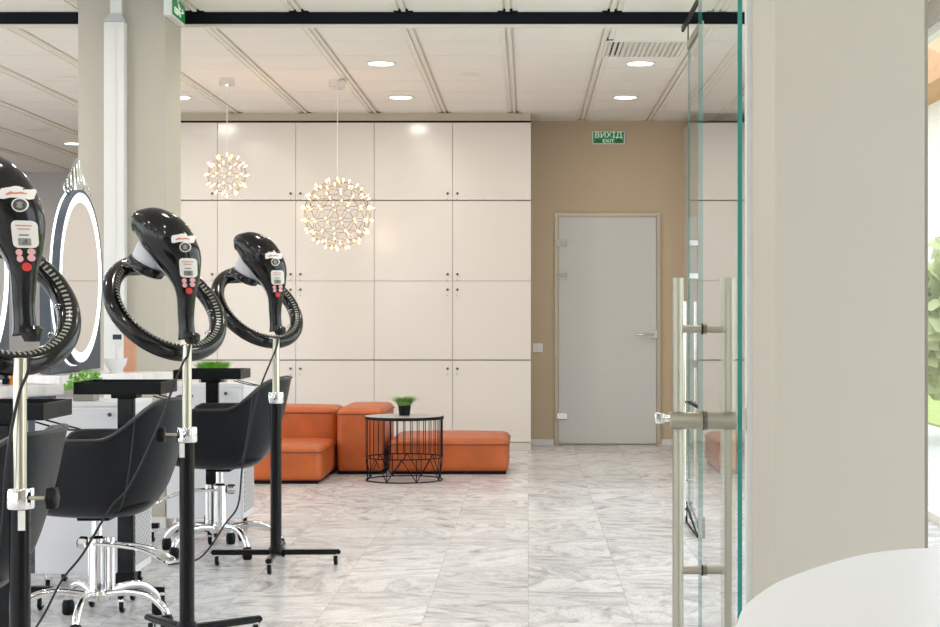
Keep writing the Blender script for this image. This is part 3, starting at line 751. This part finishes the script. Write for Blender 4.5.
# low black bars on wheels between the desks
for xx, u, lab, L in ((on_floor(48, 5.67), 5.67, 'low black bar on small wheels behind the nearest dryer pole', .5), (on_floor(159, 7.4), 7.4, 'low black bar on small wheels by the foot of the left column', .16)):
    t = thing('wheeled_bar', lab, 'wheeled base', (xx, u * S, 0))
    obj('bar', B(-L, 0, -.02, .02, .072, .098, .003), M_black, t)
    for cx in (-.035, -L + .035): obj('caster', caster_bm(.028, 0, 1, .071), [M_chrome, M_blackpl], t, loc=(cx, 0, .071))

# ------------------------------------------------------------ salon chairs
def sstep(a, b, x):
    t = max(0, min(1, (x - a) / (b - a))); return t * t * (3 - 2 * t)
G = [0, 0.0, .02, .09, .27, .60, 1.0]; H = [0, .30, .49, .63, .795, .93, 1.02]
def shell_pt(th, g, h):
    ad = abs(math.degrees(th))
    zr = .712 + .143 * (1 - sstep(30, 76, ad)) - .227 * sstep(118, 158, ad)
    a = .33 if math.cos(th) > 0 else .27
    n = 2.5; c, s = math.cos(th), math.sin(th)
    r = 1 / ((abs(c) / a) ** n + (abs(s) / .275) ** n) ** (1 / n)
    lean = .018 * max(0, (g - .5)) * max(0, c)
    return Vector((r * h * c + lean, r * h * s, .415 + (zr - .415) * g))
def gh(t):
    f = t * (len(G) - 1); i = min(int(f), len(G) - 2); k = f - i
    def cr(A_):
        p0, p1, p2, p3 = A_[max(i - 1, 0)], A_[i], A_[i + 1], A_[min(i + 2, len(A_) - 1)]
        return .5 * (2 * p1 + (p2 - p0) * k + (2 * p0 - 5 * p1 + 4 * p2 - p3) * k * k + (-p0 + 3 * p1 - 3 * p2 + p3) * k ** 3)
    return cr(G), cr(H)
def chair_tree(loc, label, rz=0, pedal=0):
    t = thing('salon_chair', label, 'salon chair', loc, group='black tub salon chairs')
    bm = bmesh.new(); n, m = 64, 18; rows = []
    c0 = bm.verts.new((0, 0, .415))
    for j in range(1, m + 1):
        g_, h_ = gh(j / m); rows.append([bm.verts.new(shell_pt(-PI + 2 * PI * k / n, g_, h_)) for k in range(n)])
    for k in range(n): bm.faces.new((c0, rows[0][k], rows[0][(k + 1) % n]))
    for A2, B2 in zip(rows, rows[1:]):
        for k in range(n): bm.faces.new((A2[k], A2[(k + 1) % n], B2[(k + 1) % n], B2[k]))
    sh = obj('shell', bm, M_bleath, t, 'all', mods=[('SOLIDIFY', dict(thickness=.03, offset=-1, use_rim=True)), ('BEVEL', dict(width=.006, segments=2, limit_method='ANGLE'))])
    for s in (-1, 1):
        bm = bmesh.new(); prev = None
        for k in range(13):
            th = s * math.radians(14 + 44 * k / 12); wd = .055 * math.sin(PI * min(max(k / 12, .04), .96)); q = []
            for j in range(5):
                g_, h_ = gh(.545 - .06 * k / 12 + wd * (j / 4 - .5)); p_ = shell_pt(th, g_, h_); q.append(bm.verts.new(p_ + Vector((p_.x * .012, p_.y * .012, -.002))))
            if prev:
                for j in range(4): bm.faces.new((prev[j], prev[j + 1], q[j + 1], q[j]))
            prev = q
        obj('back_slot', bm, M_black, sh, 'all')
    pts = [shell_pt(-PI + 2 * PI * k / n, 1, 1.02) for k in range(n)]
    obj('rim_piping', T([p + Vector((0, 0, .002)) for p in pts], .006, 8, closed=True), M_bseam, sh, True)
    for s in (-1, 1):
        th = s * math.radians(52); pp = []
        for j in range(4, 19):
            g_, h_ = gh(j / 18); q = shell_pt(th, g_, h_ + .002); pp.append(q)
        obj('seam', T(pp, .0028, 6), M_bseam, sh, True)
    bm = soft(.36, .38, .075, .03, .02, 8); obj('seat_cushion', bm, M_bleath, t, 'all', loc=(-.035, 0, .475))
    obj('under_plate', B(-.06, .06, -.06, .06, .40, .4145, .004), M_black, t)
    b = obj('pump', LT([(0, .12), (.034, .12), (.034, .33), (.026, .335), (.020, .34), (.020, .40), (0, .40)], 24), M_chrome, t, True)
    obj('side_cylinder', T([(math.cos(pedal) * .055, math.sin(pedal) * .055, .14), (math.cos(pedal) * .055, math.sin(pedal) * .055, .335)], .016, 14), M_chrome, t, True)
    c, s = math.cos(pedal), math.sin(pedal)
    R2 = lambda x, y, z: (x * c - y * s, x * s + y * c, z)
    bm = bmesh.new()
    tube(bm, smoothpath([R2(.0, -.03, .31), R2(.12, -.035, .305), R2(.21, -.04, .29), R2(.29, -.04, .255), R2(.30, 0, .25), R2(.29, .04, .255), R2(.21, .04, .29), R2(.12, .035, .305), R2(.0, .03, .31)], 4), .0065, 8)
    obj('foot_pedal', bm, M_chrome, t, True)
    kb = LT([(0, -.02), (.02, -.02), (.024, -.012), (.024, .012), (.02, .02), (0, .02)], 8, aim(R2(-.055, 0, .31), R2(1, 0, 0))); obj('clamp_knob', kb, M_chrome, t)
    obj('hub', LT([(0, .10), (.05, .10), (.055, .12), (.045, .135), (0, .137)], 24), M_chrome, t, True)
    for k in range(5):
        a = rz + 2 * PI * k / 5; c, s = math.cos(a), math.sin(a)
        pp = smoothpath([(.03 * c, .03 * s, .118), (.13 * c, .13 * s, .135), (.22 * c, .22 * s, .125), (.28 * c, .28 * s, .085), (.295 * c, .295 * s, .058)], 5)
        lg = obj('leg', T(pp, .0145, 10), M_chrome, t, True)
        obj('caster', LT([(0, .0), (.018, .0), (.024, .01), (.024, .045), (.018, .058), (0, .058)], 14, Matrix.Translation((.296 * c, .296 * s, 0))), M_blackpl, lg, True)
    return t
chair_tree((on_floor(97, 5.40), 5.40 * S, 0), 'black leather tub salon chair in the middle, between the nearest and middle dryers', math.radians(54), math.radians(-12))
chair_tree((on_floor(220, 7.08), 7.08 * S, 0), 'farthest black leather tub salon chair, between the middle and far dryers', math.radians(-54), math.radians(188))
chair_tree((-1.594, 3.86 * S, 0), 'nearest black leather tub salon chair, cut by the left edge of the photo', math.radians(54), 0)

# ------------------------------------------------------------ hood dryers
def dl(cx, cy):   # measurement of the middle dryer -> local x, z
    return ((100 + cx / 3.48 - 187) / 277.5, EYE + (316 - 190 - cy / 3.48) / 277.5)
SEC = [((121, 112), 22, .7), ((128, 112), 32, .8), ((148, 113), 47, .9), ((182, 123), 67, .98), ((216, 145), 78, 1.0), ((248, 174), 81, 1.0), ((285, 235), 73, .95), ((303, 302), 50, .9), ((306, 352), 34, .9), ((305, 420), 28, .85), ((307, 470), 27, .85), ((310, 508), 32, .85)]
def hood_body():
    bm = bmesh.new(); sc = 1 / 3.48 / 277.5; cs = [Vector((dl(*c)[0], 0, dl(*c)[1])) for c, _, _ in SEC]
    hs = [h * sc for _, h, _ in SEC]; ds = [d for *_, d in SEC]
    C2 = smoothpath(cs, 4); Hs = [v.x for v in smoothpath([(h, 0, 0) for h in hs], 4)]; Ds = [v.x for v in smoothpath([(h, 0, 0) for h in ds], 4)]
    rings = []; n = 32
    for i, p in enumerate(C2):
        tg = (C2[min(i + 1, len(C2) - 1)] - C2[max(i - 1, 0)]); tg.y = 0; tg.normalize(); nn = Vector((-tg.z, 0, tg.x))
        rings.append([bm.verts.new(p + nn * Hs[i] * math.cos(2 * PI * k / n) + Vector((0, 1, 0)) * Hs[i] * Ds[i] * math.sin(2 * PI * k / n)) for k in range(n)])
    for A2, B2 in zip(rings, rings[1:]):
        for k in range(n): bm.faces.new((A2[k], A2[(k + 1) % n], B2[(k + 1) % n], B2[k]))
    bm.faces.new(rings[0]); bm.faces.new(rings[-1])
    return bm, C2, Hs
def decal(bvh, outline, off=.0012, th=.0006, res=.004):
    # outline: list of (x,z); fine grid clipped to the polygon, projected along +y on the body
    xs = [p[0] for p in outline]; zs = [p[1] for p in outline]
    cx, cz = sum(xs) / len(xs), sum(zs) / len(zs)
    bm = bmesh.new(); K = 4
    def pr(x, z):
        h = bvh.ray_cast(Vector((x, -1, z)), Vector((0, 1, 0)))
        return Vector((x, (h[0].y if h[0] else 0) - off, z))
    c = bm.verts.new(pr(cx, cz)); prev = None; n = len(outline)
    rings = [[bm.verts.new(pr(cx + (x - cx) * j / K, cz + (z - cz) * j / K)) for x, z in outline] for j in range(1, K + 1)]
    for k in range(n): bm.faces.new((c, rings[0][k], rings[0][(k + 1) % n]))
    for A2, B2 in zip(rings, rings[1:]):
        for k in range(n): bm.faces.new((A2[k], A2[(k + 1) % n], B2[(k + 1) % n], B2[k]))
    return bm
def rrect(cx, cz, w, h, r, tl=0):
    pts = []
    for sx, sz, a0 in ((1, 1, 0), (-1, 1, 90), (-1, -1, 180), (1, -1, 270)):
        for k in range(4):
            a = math.radians(a0 + k * 30); pts.append((cx + sx * (w / 2 - r) + r * math.cos(a), cz + sz * (h / 2 - r) + r * math.sin(a)))
    # densify
    out = []
    for a, b in zip(pts, pts[1:] + pts[:1]):
        m = max(1, int(math.hypot(b[0] - a[0], b[1] - a[1]) / .005))
        for k in range(m): out.append((a[0] + (b[0] - a[0]) * k / m, a[1] + (b[1] - a[1]) * k / m))
    return out
def circ(cx, cz, r, n=16): return [(cx + r * math.cos(2 * PI * k / n), cz + r * math.sin(2 * PI * k / n)) for k in range(n)]
SOL = [('SOLIDIFY', dict(thickness=.001, offset=0))]
def dryer(X, u, zc, label, rz, knob, cord, tagside=None, dz=0, dx=-.006):
    t = thing('hood_dryer', label, 'hair dryer', (X, u * S, 0), group='black hood hair dryers on wheeled poles')
    # stand
    obj('lower_pole', LT([(0, .07), (.026, .07), (.026, zc - .002), (0, zc - .002)], 24), M_pole, t, True)
    obj('upper_pole', LT([(0, zc - .02), (.0165, zc - .02), (.0165, 1.055), (0, 1.055)], 20), M_champ, t, True)
    col = obj('collar', LT([(.0262, zc - .010), (.034, zc - .010), (.036, zc - .006), (.036, zc + .038), (.034, zc + .042), (.018, zc + .042), (.018, zc + .0)], 24), M_chrome, t, True)
    if knob:
        bm = bmesh.new(); tube(bm, [(knob * .030, -.02, zc + .018), (knob * .075, -.02, zc + .018)], .005, 8)
        obj('knob_shaft', bm, M_steel, col)
        n = 40; bm = bmesh.new()
        rr = [[bm.verts.new((knob * x, r_ * (1 + .12 * math.cos(6 * 2 * PI * k / n)) * math.cos(2 * PI * k / n) - .02, zc + .018 + r_ * (1 + .12 * math.cos(6 * 2 * PI * k / n)) * math.sin(2 * PI * k / n))) for k in range(n)] for x, r_ in ((.072, .018), (.076, .026), (.096, .026), (.100, .020))]
        for A2, B2 in zip(rr, rr[1:]):
            for k in range(n): bm.faces.new((A2[k], A2[(k + 1) % n], B2[(k + 1) % n], B2[k]))
        bm.faces.new(rr[0]); bm.faces.new(rr[-1]); obj('knob', bm, M_blackpl, col, True)
    if tagside: obj('paper_tag', B(tagside * .012 - .009, tagside * .012 + .009, -.0275, -.0262, zc - .062, zc - .012), M_label, t)
    obj('foot_hub', LT([(0, .05), (.03, .05), (.036, .06), (.036, .078), (.028, .09), (.0262, .09), (.0262, .07)], 20), M_blackpl, t, True)
    for k in range(4):
        a = rz + PI / 2 * k; c, s = math.cos(a), math.sin(a); l = .30
        bm = bmesh.new(); v = []
        for d_, w_ in ((.02, .017), (l, .014)):
            for q in ((-1, .052), (1, .052), (1, .076), (-1, .076)): v.append(bm.verts.new((c * d_ - s * w_ * q[0], s * d_ + c * w_ * q[0], q[1])))
        for q in ((0, 1, 2, 3), (4, 5, 6, 7), (0, 1, 5, 4), (1, 2, 6, 5), (2, 3, 7, 6), (3, 0, 4, 7)): bm.faces.new([v[i] for i in q])
        bmesh.ops.bevel(bm, geom=bm.edges[:], offset=.006, segments=2, affect='EDGES')
        lg = obj('leg', bm, M_pole, t, True)
        obj('caster', caster_bm(.025, 0, 1, .052), [M_chrome, M_blackpl], lg, loc=(c * (l - .025), s * (l - .025), .052))
    # hood
    bm, C2, Hs = hood_body(); bvh = BVHTree.FromBMesh(bm)
    hood = obj('hood', bm, M_gloss, t, 'all', loc=(dx, 0, dz))
    RZ = min(dz, 0)
    # pale rim strip on the underside edge
    pp = []
    for i in range(9, len(C2) - 12):
        tg = (C2[i + 1] - C2[i - 1]).normalized(); nn = Vector((-tg.z, 0, tg.x))
        pp.append(C2[i] - nn * (-1) * (Hs[i] + .0005) if False else C2[i] + nn * (-(Hs[i] + .0005)))
    ctr = C2[20]; alt = [C2[i] + (C2[i] - pp[i - 9]) for i in range(9, len(C2) - 12)]
    pp = pp if pp[5].z < alt[5].z else alt
    obj('edge_strip', T([p + Vector((0, -.004, 0)) for p in pp], .0035, 6), M_gplast, hood, True)
    nk = dl(325, 508); obj('swivel_joint', LT([(0, -.02), (.020, -.02), (.027, -.008), (.027, .012), (.018, .02), (0, .02)], 16, Matrix.Translation((nk[0] + .002, .0, nk[1] + .004))), M_gloss, hood, True)
    # cup
    a = Vector((-.44, .12, -.80)).normalized(); base = Vector((dl(196, 192)[0], .035, dl(196, 192)[1]))
    obj('cup', LT([(0, 0), (.062, 0), (.062, .03), (.060, .060), (.057, .072), (0, .074)], 28, aim(base, a)), M_gplast, hood, True)
    obj('cup_rim', LT([(0, .062), (.058, .064), (.068, .068), (.072, .078), (.070, .094), (.060, .100), (0, .094)], 28, aim(base, a)), M_gloss, hood, True)
    # ring
    nrm = Vector((.555, -.54, .63)).normalized(); rc = Vector((dl(208, 396)[0], .185, dl(209, 398)[1])); rc.x -= .018; rc.z -= .001
    e1 = Vector((.68, .0, -.73)); e1 = (e1 - nrm * e1.dot(nrm)).normalized(); e2 = nrm.cross(e1)
    R, r = .2095, .032; bm = bmesh.new(); n, m = 72, 20; rr = []
    for i in range(n):
        A_ = 2 * PI * i / n; rad = e1 * math.cos(A_) + e2 * math.sin(A_)
        rr.append([bm.verts.new(rc + rad * (R + (r * math.cos(2 * PI * k / m)) * (1 if math.cos(2 * PI * k / m) > -.75 else 1)) + nrm * (r * .95 * math.sin(2 * PI * k / m))) for k in range(m)])
    for i in range(n):
        A2, B2 = rr[i], rr[(i + 1) % n]
        for k in range(m): bm.faces.new((A2[k], A2[(k + 1) % m], B2[(k + 1) % m], B2[k]))
    ring = obj('heat_ring', bm, M_gloss, t, 'all', loc=(-.012 if dx > 0 else 0, 0, RZ))
    bm = bmesh.new()
    for i in range(84):
        A_ = 2 * PI * i / 84; rad = e1 * math.cos(A_) + e2 * math.sin(A_); tan = nrm.cross(rad)
        q = math.radians(112); o_ = rc + rad * (R + r * 1.0 * math.cos(q)) + nrm * (r * .95 * math.sin(q)); nd = (rad * math.cos(q) + nrm * math.sin(q)); sd = nd.cross(tan)
        v = [bm.verts.new(o_ + nd * dz + tan * (.0028 * dx) + sd * (.008 * dy)) for dz in (-.002, .002) for dx, dy in ((-1, -1), (1, -1), (1, 1), (-1, 1))]
        for f in ((0, 1, 2, 3), (4, 5, 6, 7), (0, 1, 5, 4), (1, 2, 6, 5), (2, 3, 7, 6), (3, 0, 4, 7)): bm.faces.new([v[x] for x in f])
    obj('vent_teeth', bm, M_lcd, ring)
    for ang in (.9, 0.25):
        rad = e1 * math.cos(ang) + e2 * math.sin(ang); o_ = rc + rad * (R - r - .002) + nrm * .012
        bm = bmesh.new(); tube(bm, [o_ + (rad * math.cos(x * PI / 6) + nrm * math.sin(x * PI / 6)) * .009 for x in range(12)], .0018, 6, closed=True)
        obj('clip', bm, M_chrome, ring, True)
    # arm joining ring to hood behind
    j1 = rc + (e1 * -1) * R; obj('ring_bracket', T(smoothpath([j1, base + a * .08 + Vector((-.03, .07, .0)), base + a * .075], 4), [.03] * 9, 12), M_gloss, ring, True)
    # panel
    def box_dl(cx, cy): return dl(cx, cy)
    pc = dl(322, 267); s1 = 1 / 3.48 / 277.5
    pan = obj('control_panel', decal(bvh, rrect(pc[0], pc[1], 53 * s1, 64 * s1, .012)), M_label, hood, mods=SOL)
    lc = dl(322, 285); obj('display', decal(bvh, rrect(lc[0], lc[1], 27 * s1, 17 * s1, .0015), .0022), M_lcd, pan, mods=SOL)
    h = bvh.ray_cast(Vector((lc[0], -1, lc[1])), Vector((0, 1, 0)))[0]
    obj('display_digits', text_bm('88', .016, Matrix.Translation((lc[0], h.y - .0035, lc[1])) @ RX, .0002), M_ink, pan)
    for cy, w_, m_ in ((246, 34, M_oink), (254, 26, M_oink), (268, 20, M_ink)):
        c_ = dl(322, cy + 1); obj('printed_line', decal(bvh, rrect(c_[0], c_[1], w_ * s1, 2.6 * s1, .0006), .0021), m_, pan, mods=SOL)
    for bx_, by_ in ((296, 310), (322, 308), (297, 325), (321, 323)):
        c_ = dl(bx_ + 12, by_); obj('button', decal(bvh, circ(c_[0], c_[1], 8 * s1, 12), .002), M_pink, hood, mods=SOL)
    c_ = dl(322, 344); rb = obj('button', decal(bvh, circ(c_[0], c_[1], 10.5 * s1, 14), .002), M_red, hood, mods=SOL); rb['label'] = 'larger red button'
    c_ = dl(305, 170); k_ = 33 * s1
    out = [(c_[0] + x * s1, c_[1] + z * s1) for x, z in ((-33, 2), (-30, 10), (-12, 14), (-4, 17), (4, 17), (12, 14), (30, 13), (33, 8), (33, -12), (26, -14), (10, -11), (-10, -11), (-24, -15), (-32, -14))]
    obj('sticker', decal(bvh, out), M_label, hood, mods=SOL)
    obj('sticker_print', decal(bvh, [(c_[0] + x * s1, c_[1] + z * s1) for x, z in ((-20, -3), (-10, 4), (0, 1), (10, 4), (22, 1), (20, -2), (8, -1), (0, -3), (-8, 0), (-18, -6))], .0022), M_oink, hood, mods=SOL)
    c_ = dl(315, 198); e = obj('emblem', decal(bvh, circ(c_[0], c_[1], 17 * s1, 20), .0012), M_label, hood, mods=SOL)
    obj('emblem_inner', decal(bvh, circ(c_[0], c_[1], 14 * s1, 18), .0022), M_ink, e, mods=SOL)
    obj('emblem_mark', decal(bvh, [(c_[0] + x * s1, c_[1] + z * s1) for x, z in ((-7, 5), (0, 8), (7, 5), (4, 0), (7, -5), (0, -8), (-7, -5), (-4, 0))], .0032), M_lcd, e, mods=SOL)
    obj('power_cord', T(smoothpath(cord, 6), .0042, 8), M_cord, t, True)
    return t
cord2 = [(.014, -.02, 1.06), (.008, -.028, 1.02), (-.006, -.03, 1.0), (-.043, -.035, .907), (-.097, -.05, .76), (-.19, -.05, .568), (-.256, -.05, .493), (-.339, -.10, .34), (-.40, -.14, .255), (-.47, -.15, .12), (-.56, -.12, .02), (-.75, 0, .006)]
dryer(on_floor(187, 5.06), 5.06, .728, 'middle of the three black hood dryers, on a wheeled pole', math.radians(40), -1, cord2, -1, -.010)
cord3 = [(.014, -.02, 1.06), (.008, -.028, 1.02), (-.02, -.03, .95), (-.06, -.035, .85), (-.09, -.04, .75), (-.13, -.05, .55), (-.15, -.05, .447), (-.168, -.05, .286), (-.23, -.05, .197), (-.30, -.04, .09), (-.37, -.03, .03), (-.5, 0, .006)]
dryer(on_floor(276, 6.7), 6.7, .765, 'farthest black hood dryer, on a wheeled pole in front of the white cabinets', math.radians(2), 0, cord3)
cord1 = [(.03, -.02, 1.06), (.026, -.022, 1.02), (.008, -.03, .97), (-.012, -.034, .87), (-.028, -.03, .76), (-.05, .0, .6), (-.12, .0, .3), (-.2, .0, .03), (-.5, .1, .006)]
dryer(on_floor(20, 3.6), 3.6, .690, 'nearest black hood dryer, cut by the left edge of the photo', math.radians(30), 1, cord1, 1, .024, .006)

# ------------------------------------------------------------ glass doors
def pane_bm(x, y0, y1, z0, z1, th=.012):
    bm = bmesh.new(); fs = box(bm, x - th / 2, x + th / 2, y0, y1, z0, z1, 0)
    for f in fs:
        n = f.normal if f.normal.length else None
    bm.normal_update()
    for f in bm.faces: f.material_index = 0 if abs(f.normal.x) > .5 else 1
    return bm
d2 = bpy.data.objects.new('door_2', None); C.objects.link(d2); struct(d2)
xg = .63; uh = 5.165
obj('glass_leaf', pane_bm(xg, 4.29 * S, 5.28 * S, .01, ZC - .03, .014), [M_glass, M_edge], d2)
hp = bpy.data.objects.new('pull_handle', None); hp = None
yh = uh * S
XA, XB = xg - .093, xg + .093; ZT2 = EYE + 38 / 279; zc1 = EYE - 13 / 279
hb = obj('pull_handle', T([(XA, yh, .02), (XA, yh, ZT2)], .020, 20), M_steel, d2, True)
obj('pull_bar', T([(XB, yh, .02), (XB, yh, ZT2)], .020, 20), M_steel, hb, True)
for z, r in ((zc1, .0145), (.25, .0145)):
    obj('stand_off', T([(XA + .012, yh, z), (xg - .0075, yh, z)], r, 14), M_steel, hb, True)
    obj('stand_off', T([(xg + .0075, yh, z), (XB - .012, yh, z)], r, 14), M_steel, hb, True)
    obj('gasket', LT([(0, -.0095), (.020, -.0095), (.020, .0095), (0, .0095)], 16, aim((xg, yh, z), (1, 0, 0))), M_black, hb)
z = EYE - 104 / 279
lk = obj('lock_body', LT([(0, -.125), (.029, -.125), (.0315, -.122), (.0315, -.008), (0, -.008)], 24, aim((xg, yh - .022, z), (1, 0, 0))), M_steel, d2, True)
obj('lock_body', LT([(0, .008), (.0315, .008), (.0315, .152), (.029, .155), (0, .155)], 24, aim((xg, yh - .022, z), (1, 0, 0))), M_steel, d2, True)
obj('gasket', LT([(0, -.0078), (.035, -.0078), (.035, .0078), (0, .0078)], 24, aim((xg, yh - .022, z), (1, 0, 0))), M_black, lk)
obj('thumb_turn', T([(xg - .125, yh - .022, z + .008), (xg - .145, yh - .022, z + .008)], .013, 12), M_chrome, lk, True)
obj('thumb_turn', B(xg - .178, xg - .145, yh - .034, yh - .010, z - .010, z + .028, .004), M_chrome, lk, True)
# strike on the jamb
obj('strike_box', B(.631, .644, yr1 + .003, yr1 + .03, EYE - 114 / 338, EYE - 92 / 338), M_chrome, d2)

d3 = bpy.data.objects.new('door_3', None); C.objects.link(d3); struct(d3)
xg = .906; ya, yz = 7.52 * S, 8.12 * S
obj('glass_leaf', pane_bm(xg, ya, yz, .03, 2.66), [M_glass, M_edge], d3)
obj('top_rail', B(xg - .012, xg + .012, ya + .005, yz, 2.66, 2.70), M_steel, d3)
obj('ceiling_track', B(xg - .02, xg - .006, ya, yb - .005, 2.80, 2.83), M_black, d3)
bm = bmesh.new(); 
for yy in (ya + .05, yz - .05): box(bm, xg - .012, xg - .006, yy, yy + .02, 2.70, 2.80)
obj('track_hanger', bm, M_black, d3)
obj('floor_clamp', B(xg - .016, xg + .016, ya - .004, ya + .05, .002, .11), M_black, d3)
bm = bmesh.new(); tube(bm, [(xg - .018, ya + .03, .006), (xg - .018, yz - .04, .10)], .006, 6); tube(bm, [(xg - .018, yz - .04, .006), (xg - .018, yz - .04, .12)], .006, 6); tube(bm, [(xg - .018, ya + .03, .006), (xg - .018, yz - .04, .006)], .006, 6)
obj('floor_guide', bm, M_black, d3)
pl = obj('pull_handle', T([(xg - .035, yz - .12, .05), (xg - .035, yz - .12, 1.24)], .008, 10), M_chrome, d3, True)  # no handle here: solid bar for a bright vertical line in the glass
for z in (.25, 1.10): obj('stand_off', T([(xg - .035, yz - .12, z), (xg - .0065, yz - .12, z)], .007, 8), M_chrome, pl)  # short bars in place of bright marks reflected in the leaf
obj('reflected_mark_box', B(xg - .02, xg - .007, ya + .02, ya + .30, .885, .925), M_chrome, d3)  # solid box in place of a white reflection in the leaf
obj('reflected_mark_bar', B(xg - .02, xg - .007, ya + .01, yz - .1, .675, .688), M_black, d3)  # solid bar in place of a dark reflection in the leaf

# ------------------------------------------------------------ foreground table
pts = [(.27, 2.12), (.285, 2.26), (.314, 2.385), (.376, 2.553), (.435, 2.665), (.498, 2.765), (.58, 2.872), (.66, 2.93), (.74, 2.95), (.84, 2.94), (.96, 2.90), (1.1, 2.80), (1.22, 2.64), (1.3, 2.42), (1.31, 2.2), (1.25, 1.98), (1.12, 1.83), (.9, 1.74), (.66, 1.73), (.46, 1.80), (.33, 1.93)]
PC = [Vector((a, b, 0)) for a, b in pts]; n = len(PC); sm = []
for i in range(n):
    p0, p1, p2, p3 = PC[i - 1], PC[i], PC[(i + 1) % n], PC[(i + 2) % n]
    for j in range(6):
        q = j / 6; sm.append(.5 * ((2 * p1) + (-p0 + p2) * q + (2 * p0 - 5 * p1 + 4 * p2 - p3) * q * q + (-p0 + 3 * p1 - 3 * p2 + p3) * q ** 3))
cc = Vector((.8, 2.34, 0))
t = thing('round_table', 'white rounded table top in the foreground, cut by the lower right corner of the photo', 'table', (cc.x, cc.y, 0))
bm = bmesh.new()
lo = [bm.verts.new((p.x - cc.x, p.y - cc.y, .722)) for p in sm]; hi = [bm.verts.new((p.x - cc.x, p.y - cc.y, .75)) for p in sm]
bm.faces.new(lo); bm.faces.new(hi)
for k in range(len(sm)): bm.faces.new((lo[k], lo[(k + 1) % len(sm)], hi[(k + 1) % len(sm)], hi[k]))
obj('table_top', bm, M_table, t, True, mods=[('BEVEL', dict(width=.004, segments=2, limit_method='ANGLE'))])
obj('pedestal', LT([(0, .012), (.035, .012), (.035, .7215), (0, .7215)], 24), M_steel, t, True)
obj('base', LT([(0, 0), (.25, 0), (.25, .008), (.04, .014), (0, .014)], 36), M_steel, t, True)

# ------------------------------------------------------------ outside
struct(obj('ground_outside', B(-30, 45, -40, 70, -.3, -.125), M_paving))
o = obj('lawn', B(XR + 2.5, 44, 4, 60, -.124, -.10), M_lawn); o['kind'] = 'stuff'; o['label'] = 'pale green lawn outside the right window'
hx, hy = 9.0, 27.0
t = thing('house', 'pale house with a tan roof outside the right window', 'house', (hx, hy, -.098))
obj('wall', B(-1.5, 6, 0, 6, 0, 5.4), M_render, t)
bm = bmesh.new(); v = [bm.verts.new(q) for q in ((-2.2, -.9, 5.2), (6.7, -.9, 5.2), (6.7, 3, 6.3), (-2.2, 3, 6.3), (-2.2, 6.9, 5.2), (6.7, 6.9, 5.2))]
for q in ((0, 1, 2, 3), (3, 2, 5, 4), (0, 3, 4), (1, 5, 2), (0, 4, 5, 1)): bm.faces.new([v[i] for i in q])
obj('roof', bm, M_roof, t)
def bush(x, y, r, h, lab, seed):
    rnd = random.Random(seed); t = thing('bush', lab, 'bush', (x, y, -.098)); bm = bmesh.new()
    for i in range(900):
        a, b = rnd.uniform(0, 2 * PI), math.acos(rnd.uniform(-.6, 1)); q = rnd.uniform(.75, 1.05)
        c = Vector((r * q * math.sin(b) * math.cos(a), r * q * math.sin(b) * math.sin(a), h * .5 + h * .5 * q * math.cos(b)))
        d = Vector((rnd.uniform(-1, 1), rnd.uniform(-1, 1), rnd.uniform(-1, 1))).normalized(); s = d.orthogonal().normalized() * .09
        bm.faces.new([bm.verts.new(p) for p in (c - d * .16, c + s, c + d * .16, c - s)])
    obj('foliage', bm, M_bush, t); obj('trunk', T([(0, 0, 0), (0, 0, h * .6)], .06, 8), M_wood, t)
bush(4.9, 17.0, .9, 2.4, 'pale green bush outside the right window', 5)

# ------------------------------------------------------------ world, camera, view
w = bpy.data.worlds.new('daylight'); bpy.context.scene.world = w; w.use_nodes = True
bg = w.node_tree.nodes['Background']; bg.inputs['Color'].default_value = (0.86, 0.93, 1.0, 1); bg.inputs['Strength'].default_value = 4.0
sc = bpy.context.scene
cam = bpy.data.cameras.new('camera'); co = bpy.data.objects.new('camera', cam); C.objects.link(co)
co.location = (0, 0, EYE); co.rotation_euler = (PI / 2, 0, 0)
cam.sensor_width = 36; cam.lens = F * 36 / 940; cam.shift_x = -(CX - 470) / 940; cam.shift_y = (CY - 313.5) / 940
cam.clip_start = .05; cam.clip_end = 300
sc.camera = co
vs = sc.view_settings; vs.view_transform = 'Standard'; vs.look = 'None'; vs.gamma = 1; vs.exposure = -0.32; vs.use_curve_mapping = False
